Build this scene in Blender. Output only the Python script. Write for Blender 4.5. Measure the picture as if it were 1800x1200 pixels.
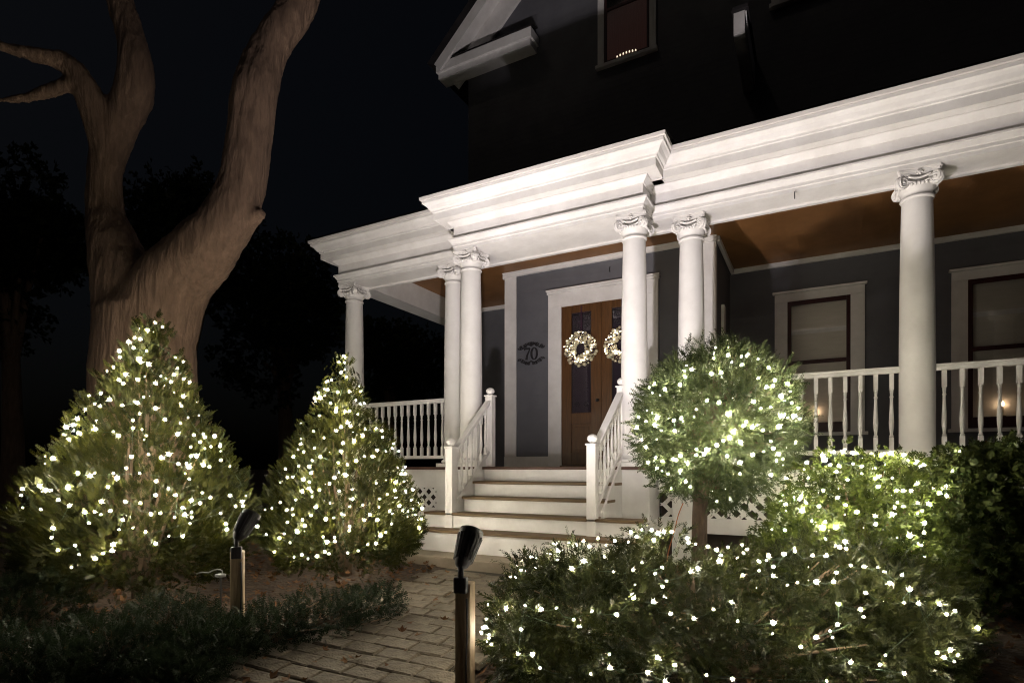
import bpy, bmesh, math, random
import numpy as np
from mathutils import Vector, Matrix, noise
from mathutils.bvhtree import BVHTree

random.seed(7)
RNG = np.random.default_rng(7)
for _o in list(bpy.data.objects):
    bpy.data.objects.remove(_o)
S = bpy.context.scene
COL = S.collection
R = math.radians

# ------------------------------------------------------------------ camera, sky, sun, exposure
CAM_F, CAM_YAW, CAM_H = 1005.0, R(28.2), 822.0          # focal length and horizon in 1800 px units
cam_d = bpy.data.cameras.new('camera')
cam = bpy.data.objects.new('camera', cam_d)
COL.objects.link(cam)
cam.location = (0, 0, 0)
cam.rotation_euler = (R(90), 0, CAM_YAW)
cam_d.sensor_width = 36.0
cam_d.lens = CAM_F / 1800 * 36.0
cam_d.shift_y = (CAM_H - 600) / 1800
cam_d.clip_start = 0.05
cam_d.clip_end = 1000
S.camera = cam
S.render.engine = 'CYCLES'
S.cycles.use_denoising = True
S.cycles.filter_width = 1.1
S.cycles.max_bounces = 6
S.cycles.sample_clamp_indirect = 4
S.render.resolution_x, S.render.resolution_y = 1024, 682

SUN_EL, SUN_AZ = 58.0, 215.0
wd = bpy.data.worlds.new('World')
S.world = wd
wd.use_nodes = True
nt = wd.node_tree
bg = nt.nodes['Background']
sk = nt.nodes.new('ShaderNodeTexSky')
sk.sky_type = 'NISHITA'
sk.sun_disc = False
sk.sun_elevation = R(SUN_EL)
sk.sun_rotation = R(SUN_AZ)
sk.dust_density = 8.0
sk.ozone_density = 0.0
nt.links.new(sk.outputs['Color'], bg.inputs['Color'])
bg.inputs['Strength'].default_value = 0.0011
sun_d = bpy.data.lights.new('night_fill', 'SUN')  # added weak night fill from behind the camera, no visible source
sun_d.energy = 0.035
sun_d.angle = R(3)
sun_d.color = (1.0, 0.86, 0.72)
sun = bpy.data.objects.new('night_fill', sun_d)
COL.objects.link(sun)
_az, _el = R(SUN_AZ), R(SUN_EL)
sun.rotation_euler = Vector((-math.sin(_az) * math.cos(_el), -math.cos(_az) * math.cos(_el), -math.sin(_el))).to_track_quat('-Z', 'Y').to_euler()
S.view_settings.view_transform = 'Standard'
S.view_settings.look = 'None'
S.view_settings.exposure = 0.0
S.view_settings.gamma = 1.0

SPOT_W = 980.0        # right-hand floodlight, watts
SPOT2_W = 480.0        # left-hand floodlight
BULB = 720.0            # emission of a mini light

# ------------------------------------------------------------------ helpers
WORLD = {}


def empty(name, loc=(0, 0, 0), parent=None):
    o = bpy.data.objects.new(name, None)
    o.empty_display_size = 0.1
    COL.objects.link(o)
    WORLD[o] = Vector(loc)
    if parent is not None:
        o.parent = parent
        o.location = Vector(loc) - WORLD[parent]
    else:
        o.location = loc
    return o


def tag(o, label=None, cat=None, group=None, kind=None):
    if label:
        o['label'] = label
    if cat:
        o['category'] = cat
    if group:
        o['group'] = group
    if kind:
        o['kind'] = kind
    return o


class MB:
    def __init__(self):
        self.v, self.f, self.sm = [], [], []

    def add(self, vs, fs, smooth=False):
        b = len(self.v)
        self.v += [tuple(p) for p in vs]
        self.f += [tuple(i + b for i in q) for q in fs]
        self.sm += [smooth] * len(fs)
        return self

    def box(self, x0, x1, y0, y1, z0, z1):
        vs = [(x0, y0, z0), (x1, y0, z0), (x1, y1, z0), (x0, y1, z0), (x0, y0, z1), (x1, y0, z1), (x1, y1, z1), (x0, y1, z1)]
        return self.add(vs, [(0, 3, 2, 1), (4, 5, 6, 7), (0, 1, 5, 4), (1, 2, 6, 5), (2, 3, 7, 6), (3, 0, 4, 7)])

    def bar(self, a, b, w, h, up=(0, 0, 1)):
        a, b = Vector(a), Vector(b)
        d = (b - a).normalized()
        s = d.cross(Vector(up))
        if s.length < 1e-5:
            s = d.cross(Vector((1, 0, 0)))
        s.normalize()
        u = s.cross(d)
        vs = []
        for p in (a, b):
            for (i, j) in ((-1, -1), (1, -1), (1, 1), (-1, 1)):
                vs.append(p + s * (i * w / 2) + u * (j * h / 2))
        return self.add(vs, [(0, 1, 2, 3), (7, 6, 5, 4), (0, 4, 5, 1), (1, 5, 6, 2), (2, 6, 7, 3), (3, 7, 4, 0)])

    def tube(self, pts, rads, n=10, cap=True, smooth=True):
        pts = [Vector(p) for p in pts]
        if not isinstance(rads, (list, tuple)):
            rads = [rads] * len(pts)
        vs, fs = [], []
        ref = None
        for i, p in enumerate(pts):
            t = (pts[min(i + 1, len(pts) - 1)] - pts[max(i - 1, 0)]).normalized()
            if ref is None:
                ref = t.orthogonal().normalized()
            s = (ref - t * ref.dot(t))
            s = s.normalized() if s.length > 1e-6 else t.orthogonal().normalized()
            ref = s
            w = t.cross(s)
            for k in range(n):
                a = 2 * math.pi * k / n
                vs.append(p + (s * math.cos(a) + w * math.sin(a)) * rads[i])
        for i in range(len(pts) - 1):
            for k in range(n):
                k2 = (k + 1) % n
                fs.append((i * n + k, i * n + k2, (i + 1) * n + k2, (i + 1) * n + k))
        if cap:
            fs.append(tuple(range(n))[::-1])
            fs.append(tuple((len(pts) - 1) * n + k for k in range(n)))
        return self.add(vs, fs, smooth)

    def lathe(self, prof, c=(0, 0, 0), n=24, smooth=True, cap=True):
        vs, fs = [], []
        for (r, z) in prof:
            for k in range(n):
                a = 2 * math.pi * k / n
                vs.append((c[0] + r * math.cos(a), c[1] + r * math.sin(a), c[2] + z))
        for i in range(len(prof) - 1):
            for k in range(n):
                k2 = (k + 1) % n
                fs.append((i * n + k, i * n + k2, (i + 1) * n + k2, (i + 1) * n + k))
        if cap:
            fs.append(tuple(range(n))[::-1])
            fs.append(tuple((len(prof) - 1) * n + k for k in range(n)))
        return self.add(vs, fs, smooth)

    def prism(self, poly, vec):
        """closed 3-D polygon pushed along vec"""
        n = len(poly)
        vec = Vector(vec)
        vs = [Vector(p) for p in poly] + [Vector(p) + vec for p in poly]
        fs = [tuple(range(n))[::-1], tuple(range(n, 2 * n))]
        for i in range(n):
            j = (i + 1) % n
            fs.append((i, j, n + j, n + i))
        return self.add(vs, fs)

    def ball(self, c, r, u=12, v=8, sz=1.0):
        prof = []
        for i in range(v + 1):
            a = -math.pi / 2 + math.pi * i / v
            prof.append((max(r * math.cos(a), r * 0.02), r * sz * math.sin(a)))
        return self.lathe(prof, c, u)

    def mesh(self, name, origin=(0, 0, 0)):
        o = Vector(origin)
        me = bpy.data.meshes.new(name)
        me.from_pydata([Vector(p) - o for p in self.v], [], self.f)
        me.polygons.foreach_set('use_smooth', self.sm)
        bm = bmesh.new()
        bm.from_mesh(me)
        bmesh.ops.recalc_face_normals(bm, faces=bm.faces)
        bm.to_mesh(me)
        bm.free()
        me.update()
        return me

    def build(self, name, mat, parent=None, bevel=0.0, origin=None):
        """vertices are world coordinates; the object sits at its parent's place (or at origin)"""
        loc = Vector(origin) if origin is not None else (WORLD[parent] if parent is not None else Vector((0, 0, 0)))
        me = self.mesh(name, loc)
        me.materials.append(mat)
        return link(name, me, parent, loc, bevel)


def link(name, me, parent=None, loc=(0, 0, 0), bevel=0.0, rot=None):
    o = bpy.data.objects.new(name, me)
    COL.objects.link(o)
    WORLD[o] = Vector(loc)
    if parent is not None:
        o.parent = parent
        o.location = Vector(loc) - WORLD[parent]
    else:
        o.location = loc
    if rot is not None:
        o.rotation_euler = rot
    if bevel:
        m = o.modifiers.new('bevel', 'BEVEL')
        m.width = bevel
        m.segments = 2
        m.limit_method = 'ANGLE'
        m.angle_limit = R(40)
        m.harden_normals = False
    return o


# ------------------------------------------------------------------ materials
def newmat(name):
    m = bpy.data.materials.new(name)
    m.use_nodes = True
    t = m.node_tree
    return m, t, t.nodes['Principled BSDF']


def paint(name, c1, c2, scale=3.0, rough=0.5, bump=0.1, stretch=(1, 1, 1), bscale=60, spec=0.4, metal=0.0, detail=6, dist=0.01):
    m, t, p = newmat(name)
    N, L = t.nodes, t.links
    tc = N.new('ShaderNodeTexCoord')
    mp = N.new('ShaderNodeMapping')
    mp.inputs['Scale'].default_value = stretch
    L.new(tc.outputs['Object'], mp.inputs['Vector'])
    n1 = N.new('ShaderNodeTexNoise')
    n1.inputs['Scale'].default_value = scale
    n1.inputs['Detail'].default_value = detail
    n1.inputs['Roughness'].default_value = 0.65
    L.new(mp.outputs['Vector'], n1.inputs['Vector'])
    rp = N.new('ShaderNodeValToRGB')
    rp.color_ramp.elements[0].position = 0.32
    rp.color_ramp.elements[1].position = 0.68
    rp.color_ramp.elements[0].color = (*c1, 1)
    rp.color_ramp.elements[1].color = (*c2, 1)
    L.new(n1.outputs['Fac'], rp.inputs['Fac'])
    L.new(rp.outputs['Color'], p.inputs['Base Color'])
    p.inputs['Roughness'].default_value = rough
    p.inputs['Specular IOR Level'].default_value = spec
    p.inputs['Metallic'].default_value = metal
    if bump:
        n2 = N.new('ShaderNodeTexNoise')
        n2.inputs['Scale'].default_value = bscale
        n2.inputs['Detail'].default_value = 5
        L.new(mp.outputs['Vector'], n2.inputs['Vector'])
        bp = N.new('ShaderNodeBump')
        bp.inputs['Strength'].default_value = bump
        bp.inputs['Distance'].default_value = dist
        L.new(n2.outputs['Fac'], bp.inputs['Height'])
        L.new(bp.outputs['Normal'], p.inputs['Normal'])
    return m


def boards(name, c1, c2, pitch, axis, rough=0.5, depth=0.006, spec=0.3):
    """painted or stained boarding: one groove every `pitch` metres along the axis"""
    m = paint(name, c1, c2, 2.2, rough, 0)
    t = m.node_tree
    N, L = t.nodes, t.links
    p = N['Principled BSDF']
    p.inputs['Specular IOR Level'].default_value = spec
    tc = N.new('ShaderNodeTexCoord')
    sp = N.new('ShaderNodeSeparateXYZ')
    L.new(tc.outputs['Object'], sp.inputs[0])
    mu = N.new('ShaderNodeMath')
    mu.operation = 'MULTIPLY'
    mu.inputs[1].default_value = 1 / pitch
    L.new(sp.outputs[axis], mu.inputs[0])
    fr = N.new('ShaderNodeMath')
    fr.operation = 'FRACT'
    L.new(mu.outputs[0], fr.inputs[0])
    bp = N.new('ShaderNodeBump')
    bp.inputs['Strength'].default_value = 0.5
    bp.inputs['Distance'].default_value = depth
    bp.invert = True
    L.new(fr.outputs[0], bp.inputs['Height'])
    L.new(bp.outputs['Normal'], p.inputs['Normal'])
    return m


def leafmat(name, dark, light, brown=0.0, trans=0.3, rough=0.55):
    m, t, p = newmat(name)
    N, L = t.nodes, t.links
    g = N.new('ShaderNodeNewGeometry')
    tc = N.new('ShaderNodeTexCoord')
    n1 = N.new('ShaderNodeTexNoise')
    n1.inputs['Scale'].default_value = 4.5
    n1.inputs['Detail'].default_value = 3
    L.new(tc.outputs['Object'], n1.inputs['Vector'])
    mx = N.new('ShaderNodeMath')
    mx.operation = 'MULTIPLY_ADD'
    mx.inputs[1].default_value = 0.55
    L.new(g.outputs['Random Per Island'], mx.inputs[0])
    m2 = N.new('ShaderNodeMath')
    m2.operation = 'MULTIPLY_ADD'
    m2.inputs[1].default_value = 1.3
    m2.inputs[2].default_value = -0.4
    L.new(n1.outputs['Fac'], m2.inputs[0])
    L.new(m2.outputs[0], mx.inputs[2])
    rp = N.new('ShaderNodeValToRGB')
    e = rp.color_ramp.elements
    e[0].position, e[1].position = 0.1, 0.95
    e[0].color, e[1].color = (*dark, 1), (*light, 1)
    if brown > 0:
        b = e.new(0.03)
        b.color = (0.10, 0.055, 0.02, 1)
        e[0].position = 0.0
        e[0].color = (0.10, 0.055, 0.02, 1)
        k = e.new(0.03 + brown)
        k.color = (*dark, 1)
    L.new(mx.outputs[0], rp.inputs['Fac'])
    L.new(rp.outputs['Color'], p.inputs['Base Color'])
    p.inputs['Roughness'].default_value = rough
    p.inputs['Specular IOR Level'].default_value = 0.10
    tr = N.new('ShaderNodeBsdfTranslucent')
    L.new(rp.outputs['Color'], tr.inputs['Color'])
    ms = N.new('ShaderNodeMixShader')
    ms.inputs['Fac'].default_value = trans
    L.new(p.outputs[0], ms.inputs[1])
    L.new(tr.outputs[0], ms.inputs[2])
    L.new(ms.outputs[0], N['Material Output'].inputs['Surface'])
    return m


def emit(name, col, strength):
    m, t, p = newmat(name)
    p.inputs['Base Color'].default_value = (*col, 1)
    p.inputs['Emission Color'].default_value = (*col, 1)
    p.inputs['Emission Strength'].default_value = strength
    return m


WHITE = paint('white_paint', (0.64, 0.615, 0.60), (0.80, 0.78, 0.77), 2.6, 0.5, 0.25, bscale=30, dist=0.006, detail=9)
SHAFT = paint('column_paint', (0.66, 0.635, 0.62), (0.79, 0.77, 0.76), 2.2, 0.5, 0.2, bscale=22, dist=0.006, detail=9)
SIDING = boards('slate_siding', (0.108, 0.109, 0.124), (0.136, 0.136, 0.152), 0.115, 2, 0.6, 0.004)
CEILW = boards('stained_ceiling', (0.185, 0.085, 0.029), (0.285, 0.137, 0.051), 0.085, 0, 0.45, 0.004)
DOORW = paint('stained_door', (0.062, 0.026, 0.008), (0.122, 0.054, 0.017), 5.0, 0.35, 0.15, stretch=(9, 9, 0.8), bscale=20, dist=0.003)
FLOORP = boards('porch_floor_paint', (0.07, 0.035, 0.025), (0.10, 0.05, 0.035), 0.09, 0, 0.5, 0.004)
TREAD = paint('tread_wood', (0.105, 0.064, 0.032), (0.18, 0.115, 0.060), 4.0, 0.6, 0.3, stretch=(1, 8, 8), bscale=30, dist=0.004)
SHINGLE = boards('dark_shingles', (0.020, 0.019, 0.020), (0.040, 0.036, 0.038), 0.14, 1, 0.85, 0.01, 0.1)
SASH = paint('oxblood_sash', (0.030, 0.008, 0.010), (0.045, 0.013, 0.015), 4, 0.4, 0.05)
SHADE = paint('window_shade', (0.58, 0.54, 0.48), (0.66, 0.61, 0.55), 3, 0.8, 0.15, stretch=(1, 1, 6), bscale=18)
CURTAIN = paint('red_curtain', (0.20, 0.055, 0.05), (0.30, 0.10, 0.085), 3, 0.8, 0.3, stretch=(14, 1, 1), bscale=4, dist=0.03)
_p = CURTAIN.node_tree.nodes['Principled BSDF']          # dim red room light put into the curtain's own emission
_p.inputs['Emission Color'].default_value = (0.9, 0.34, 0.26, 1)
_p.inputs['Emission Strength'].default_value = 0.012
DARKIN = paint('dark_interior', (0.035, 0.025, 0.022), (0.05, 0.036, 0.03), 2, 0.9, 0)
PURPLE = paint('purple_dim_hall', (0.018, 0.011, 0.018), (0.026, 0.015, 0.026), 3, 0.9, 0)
IRON = paint('black_iron', (0.012, 0.011, 0.013), (0.022, 0.02, 0.022), 12, 0.45, 0.1, metal=0.0)
BLACKP = paint('black_plastic', (0.012, 0.011, 0.013), (0.022, 0.019, 0.021), 8, 0.5, 0.3, bscale=40, spec=0.4)
BARK = paint('bark', (0.080, 0.049, 0.034), (0.142, 0.090, 0.062), 6, 0.9, 0.7, stretch=(2.6, 2.6, 0.6), bscale=9, dist=0.05)
TWIGM = paint('bush_bark', (0.07, 0.045, 0.03), (0.14, 0.095, 0.06), 14, 0.9, 0.6, stretch=(2, 2, 0.5), bscale=14, dist=0.02)
POSTW = paint('post_wood', (0.20, 0.145, 0.085), (0.36, 0.265, 0.165), 6, 0.75, 0.5, stretch=(7, 7, 0.7), bscale=16, dist=0.006)
PAVER = paint('paver', (0.068, 0.055, 0.039), (0.155, 0.126, 0.090), 9, 0.9, 0.9, bscale=45, dist=0.014)
SLABM = paint('slab_stone', (0.19, 0.155, 0.115), (0.28, 0.23, 0.175), 3, 0.85, 0.5, bscale=25, dist=0.01)
JOINT = paint('joint_sand', (0.026, 0.021, 0.014), (0.050, 0.04, 0.027), 20, 0.95, 0.6, bscale=60)
MULCH = paint('mulch', (0.028, 0.018, 0.012), (0.068, 0.043, 0.028), 5, 0.95, 1.0, bscale=22, dist=0.06)
DEADLEAF = leafmat('dead_leaf', (0.06, 0.026, 0.012), (0.16, 0.085, 0.038), 0, 0.2, 0.7)
GOLD = paint('champagne_ball', (0.80, 0.74, 0.56), (0.88, 0.84, 0.70), 4, 0.22, 0, metal=1.0)
PEARL = paint('pearl_ball', (0.62, 0.54, 0.36), (0.74, 0.67, 0.48), 4, 0.35, 0, metal=0.55, spec=0.8)
BERRY = paint('dark_ribbon', (0.03, 0.008, 0.022), (0.05, 0.014, 0.035), 9, 0.5, 0.2)
WIREM = paint('green_wire', (0.015, 0.03, 0.015), (0.02, 0.04, 0.02), 9, 0.6, 0)
ORANGE = paint('orange_cord', (0.34, 0.10, 0.035), (0.40, 0.13, 0.045), 9, 0.5, 0)
GREYPL = paint('pale_plastic', (0.10, 0.105, 0.10), (0.15, 0.155, 0.15), 9, 0.45, 0.1)
GLARE, _t, _p = newmat('star_glare')  # pale translucent petals that imitate lens glare around the mini lights
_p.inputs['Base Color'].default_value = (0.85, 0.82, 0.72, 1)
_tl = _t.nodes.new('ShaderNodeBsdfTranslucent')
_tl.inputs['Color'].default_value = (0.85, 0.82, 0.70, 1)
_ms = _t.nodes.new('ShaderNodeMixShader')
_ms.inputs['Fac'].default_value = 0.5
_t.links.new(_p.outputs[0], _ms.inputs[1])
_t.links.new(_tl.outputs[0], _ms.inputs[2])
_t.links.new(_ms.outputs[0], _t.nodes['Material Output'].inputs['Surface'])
CANDLE = emit('candle_bulb', (1.0, 0.70, 0.42), 36.0)
WAX = paint('candle_ivory', (0.6, 0.54, 0.42), (0.66, 0.6, 0.48), 6, 0.5, 0)
GUTTER = paint('drip_edge', (0.62, 0.59, 0.57), (0.70, 0.67, 0.65), 5, 0.4, 0.1)

GLASS, _t, _p = newmat('window_glass')
_N, _L = _t.nodes, _t.links
_tr = _N.new('ShaderNodeBsdfTransparent')
_gl = _N.new('ShaderNodeBsdfGlossy')
_gl.inputs['Roughness'].default_value = 0.03
_fr = _N.new('ShaderNodeFresnel')
_fr.inputs['IOR'].default_value = 1.5
_mx = _N.new('ShaderNodeMixShader')
_L.new(_fr.outputs[0], _mx.inputs['Fac'])
_L.new(_tr.outputs[0], _mx.inputs[1])
_L.new(_gl.outputs[0], _mx.inputs[2])
_L.new(_mx.outputs[0], _N['Material Output'].inputs['Surface'])
_N.remove(_p)

ARB1 = leafmat('arborvitae_leaf', (0.004, 0.007, 0.0015), (0.039, 0.039, 0.006), 0.10, 0.35)
JUN = leafmat('topiary_needle', (0.012, 0.022, 0.008), (0.062, 0.074, 0.028), 0.05, 0.25)
HEDGE = leafmat('juniper_needle', (0.004, 0.007, 0.002), (0.032, 0.035, 0.008), 0.10, 0.3)
MIDL = leafmat('shrub_leaf', (0.010, 0.018, 0.003), (0.056, 0.070, 0.012), 0.08, 0.35)
DARKL = leafmat('dark_shrub_leaf', (0.016, 0.028, 0.007), (0.060, 0.070, 0.018), 0.16, 0.3)
YEW = leafmat('yew_needle', (0.009, 0.016, 0.008), (0.027, 0.036, 0.018), 0.06, 0.25)


# ------------------------------------------------------------------ ground, path, slab
def gz(x, y):
    return -1.59 + 0.1 * min(max(y, -3.0), 5.0) - 0.03 * (min(max(x, -8.0), 3.0) + 2.7)


def grid_lines():
    a = list(np.arange(-9, 4.01, 0.25))
    return [-220, -80, -30, -15] + a + [8, 15, 30, 80, 220], [-220, -80, -30, -12, -6] + list(np.arange(-3, 12.01, 0.25)) + [20, 40, 100, 260]


gx, gy = grid_lines()
m = MB()
vs = [(x, y, gz(x, y) + (0.02 * noise.noise((x * 2.1, y * 2.1, 3)) if abs(x) < 10 and abs(y) < 12 else 0)) for y in gy for x in gx]
nx = len(gx)
m.add(vs, [(j * nx + i, j * nx + i + 1, (j + 1) * nx + i + 1, (j + 1) * nx + i) for j in range(len(gy) - 1) for i in range(nx - 1)], True)
tag(m.build('ground', MULCH), kind='structure')

PX0, PX1 = -3.47, -2.03
m = MB()
ys = np.arange(-1.0, 5.21, 0.3)
vs = []
for y in ys:
    vs += [(PX0, y, gz(-2.7, y) + 0.03), (PX1, y, gz(-2.7, y) + 0.03)]
m.add(vs, [(2 * i, 2 * i + 1, 2 * i + 3, 2 * i + 2) for i in range(len(ys) - 1)], True)
path = m.build('path', JOINT, origin=(PX0, 0, gz(-2.7, 0)))
tag(path, kind='structure')
brick_meshes = []
for k in range(5):
    b = MB()
    L2, W2, H, c = 0.142, 0.071, 0.05, 0.006 + 0.002 * k
    jit = lambda s=0.004: random.uniform(-s, s)
    lo = [(-L2 + jit(), -W2 + jit(), 0), (L2 + jit(), -W2 + jit(), 0), (L2 + jit(), W2 + jit(), 0), (-L2 + jit(), W2 + jit(), 0)]
    mid = [(x, y, H - c) for x, y, z in lo]
    top = [(x * (1 - c / L2), y * (1 - c / W2), H + jit(0.003)) for x, y, z in lo]
    q = [(3, 2, 1, 0), (8, 9, 10, 11)]
    for a in (0, 4):
        q += [(a + i, a + (i + 1) % 4, a + 4 + (i + 1) % 4, a + 4 + i) for i in range(4)]
    b.add(lo + mid + top, q)
    me = b.mesh('brick')
    me.materials.append(PAVER)
    brick_meshes.append(me)
row = 0
y = 0.9
while y < 4.93:
    off = (0.15 if row % 2 else 0.0) + random.uniform(-0.02, 0.02)
    x = PX0 + 0.145 - off
    while x < PX1 + 0.05:
        if x > PX0 - 0.05:
            link('brick', random.choice(brick_meshes), path, (x, y, gz(-2.7, y) + 0.0 + random.uniform(0, 0.012)), 0,
                 (math.atan(0.1) + random.uniform(-0.02, 0.02), random.uniform(-0.012, 0.012), random.uniform(-0.012, 0.012)))
        x += 0.289
    y += 0.150
    row += 1
m = MB().box(-4.15, -1.75, 5.02, 5.86, -1.25, -0.95)
tag(m.build('landing_slab', SLABM, bevel=0.015), kind='structure')

# ------------------------------------------------------------------ house
XC = -2.97
ZF, ZE, ZC = 0.015, 2.88, 3.28                  # porch floor, beam underside, ceiling
YB, YM, YI = 6.34, 6.67, 7.01                   # bay face, main face, inner beam face
XBR, XBL, XL, XR = -1.735, -4.28, -6.69, 5.6
YV, YW = 8.5, 10.1
house = empty('house', (XC, 8.0, -1.1))
tag(house, 'dark slate house with a white columned porch, entry steps and gable', 'house')


def mitre(path, prof):
    """profile (offset outwards, z) run along a plan path; outwards is to the left of the walk"""
    out = []
    P = [Vector((p[0], p[1])) for p in path]
    nrm = []
    for i in range(len(P) - 1):
        d = (P[i + 1] - P[i]).normalized()
        nrm.append(Vector((-d.y, d.x)))
    offs = []
    for i in range(len(P)):
        if i == 0:
            offs.append(nrm[0])
        elif i == len(P) - 1:
            offs.append(nrm[-1])
        else:
            a, b = nrm[i - 1], nrm[i]
            mm = (a + b)
            offs.append(mm / max(mm.dot(a), 0.2))
    np_ = len(prof)
    vs = [(P[i].x + offs[i].x * o, P[i].y + offs[i].y * o, z) for i in range(len(P)) for (o, z) in prof]
    fs = []
    for i in range(len(P) - 1):
        for j in range(np_):
            k = (j + 1) % np_
            fs.append((i * np_ + j, i * np_ + k, (i + 1) * np_ + k, (i + 1) * np_ + j))
    fs.append(tuple(range(np_)))
    fs.append(tuple((len(P) - 1) * np_ + j for j in range(np_))[::-1])
    return vs, fs


ARCH = [(-0.335, 2.884), (-0.33, 2.88), (0, 2.88), (0, 2.925), (0.012, 2.930), (0.012, 2.962), (0.022, 2.968), (0.046, 3.008), (0.056, 3.012), (0.056, 3.032), (-0.05, 3.032), (-0.335, 3.03)]
FRIEZE = [(-0.05, 3.034), (0.0, 3.034), (0.0, 3.19), (0.012, 3.19), (0.022, 3.205), (0.05, 3.235), (0.062, 3.25), (0.062, 3.262), (-0.05, 3.262)]
CORN = [(-0.05, 3.265), (0.175, 3.265), (0.175, 3.258), (0.19, 3.258), (0.19, 3.345), (0.205, 3.35), (0.21, 3.37), (0.232, 3.385), (0.255, 3.42), (0.285, 3.445), (0.30, 3.452), (0.30, 3.485), (-0.05, 3.49)]
LIP = [(0.27, 3.492), (0.312, 3.488), (0.322, 3.492), (0.325, 3.53), (0.27, 3.535)]
MAINP = [(XL, 10.6), (XL, YM), (XR, YM)][::-1]
BAYP = [(XBR, YM + 0.02), (XBR, YB), (XBL, YB), (XBL, YM + 0.02)]


def run(path, prof, name, mat, parent, bevel=0):
    P = [Vector((p[0], p[1])) for p in path]
    v, f = mitre(path, prof)
    return MB().add(v, f).build(name, mat, parent, bevel)


for pth in (MAINP, BAYP):
    e = empty('entablature', (pth[1][0], pth[1][1], ZE), house)
    for pn, pr in (('architrave', ARCH), ('frieze', FRIEZE), ('cornice', CORN)):
        run(pth, pr, pn, WHITE, e)
    run(pth, LIP, 'drip_edge', GUTTER, e)
# trim along the back of the beam and the ceiling
MB().box(-6.36, XR, YI - 0.03, YI + 0.022, ZE - 0.028, ZE - 0.002).build('beam_trim', WHITE, house)
m = MB().box(-6.36, XR, YI - 0.005, YI + 0.02, ZE, ZC + 0.02)
m.box(-6.375, -6.35, YI + 0.02, YW, ZE, ZC + 0.02)
m.build('beam_lining', WHITE, house)
MB().box(-6.375, XR, YI - 0.2, YW + 0.1, ZC, ZC + 0.03).build('porch_ceiling', CEILW, house)

# walls
MB().box(-6.45, XR, YW, YW + 0.25, -1.2, 9.9).build('wall', SIDING, house)
m = MB().box(-6.45, -6.2, YW + 0.25, 18, -1.2, 8.4)
m.build('side_wall', SIDING, house)
VX0, VX1 = -4.69, -1.28
MB().box(VX0 + 0.02, VX1 - 0.02, YV, YW - 0.003, -0.8, ZC).build('entry_wall', SIDING, house)
for x0, x1 in ((VX0, -4.471), (-1.467, VX1)):
    m = MB().box(x0, x1, YV - 0.022, YV + 0.1, 0.19, ZC - 0.075)
    m.build('corner_board', WHITE, house, 0.004)
m = MB()
m.box(VX0 - 0.01, VX1 + 0.01, YV - 0.05, YV + 0.0, ZC - 0.075, ZC - 0.02)
m.box(VX0 - 0.02, VX1 + 0.02, YV - 0.075, YV + 0.0, ZC - 0.02, ZC - 0.001)
m.build('crown_moulding', WHITE, house, 0.004)
for xs, x0, x1 in ((VX1, VX1 + 0.0, VX1 + 0.05), (VX0, VX0 - 0.05, VX0)):
    MB().box(x0, x1, YV, YW - 0.05, ZC - 0.075, ZC - 0.001).build('crown_moulding', WHITE, house, 0.004)
for x0, x1 in ((VX1 + 0.002, XR), (-6.375, VX0 - 0.002)):
    MB().box(x0, x1, YW - 0.05, YW + 0.0, ZC - 0.075, ZC - 0.001).build('crown_moulding', WHITE, house, 0.004)
for x0, x1 in ((VX0 - 0.005, -3.876), (-2.09, VX1 + 0.005)):
    MB().box(x0, x1, YV - 0.03, YV + 0.05, ZF, 0.188).build('base_board', WHITE, house, 0.004)
# narrow side window casing in the return of the entry
m = MB().box(VX1 - 0.01, VX1 + 0.035, 9.05, 9.2, 0.6, 2.45)
m.build('side_casing', WHITE, house, 0.004)

# floor and underside
MB().box(-6.75, XR, 6.60, YW, ZF - 0.035, ZF).build('porch_floor', FLOORP, house, 0.006)
MB().box(-4.42, -1.54, 6.30, 6.597, ZF - 0.035, ZF - 0.001).build('porch_floor', FLOORP, house, 0.006)
for a, b in ((-6.7, -4.3), (-1.64, XR)):
    MB().box(a, b, 6.66, 6.72, -0.285, ZF - 0.037).build('skirt_board', WHITE, house, 0.004)
    MB().box(a, b, 6.655, 6.71, -0.735, -0.565).build('skirt_board', WHITE, house, 0.004)
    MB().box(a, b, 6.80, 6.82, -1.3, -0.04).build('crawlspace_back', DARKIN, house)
slat_cache = {}


def lattice(x0, x1, z0, z1, Y):
    root = empty('lattice_panel', ((x0 + x1) / 2, Y, z0), house)
    pitch, w, th = 0.158, 0.045, 0.008
    h = z1 - z0
    for s in (1, -1):
        yy = Y + (0 if s > 0 else th + 0.001)
        a = x0 - h
        while a < x1:
            b = a + h                                    # bottom x = a, top x = b for s = 1
            lo, hi = max(a, x0), min(b, x1)
            if hi - lo > 0.03:
                t0, t1 = (lo - a) / h, (hi - a) / h
                zz0, zz1 = (z0 + t0 * h, z0 + t1 * h) if s > 0 else (z1 - t0 * h, z1 - t1 * h)
                q = w * 0.707
                poly = [(-q, 0, 0), (q, 0, 0), (hi - lo + q, 0, zz1 - zz0), (hi - lo - q, 0, zz1 - zz0)]
                key = (round(hi - lo, 3), s)
                if key not in slat_cache:
                    me = MB().prism(poly, (0, th, 0)).mesh('slat')
                    me.materials.append(WHITE)
                    slat_cache[key] = me
                link('slat', slat_cache[key], root, (lo, yy, zz0))
            a += pitch


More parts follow.
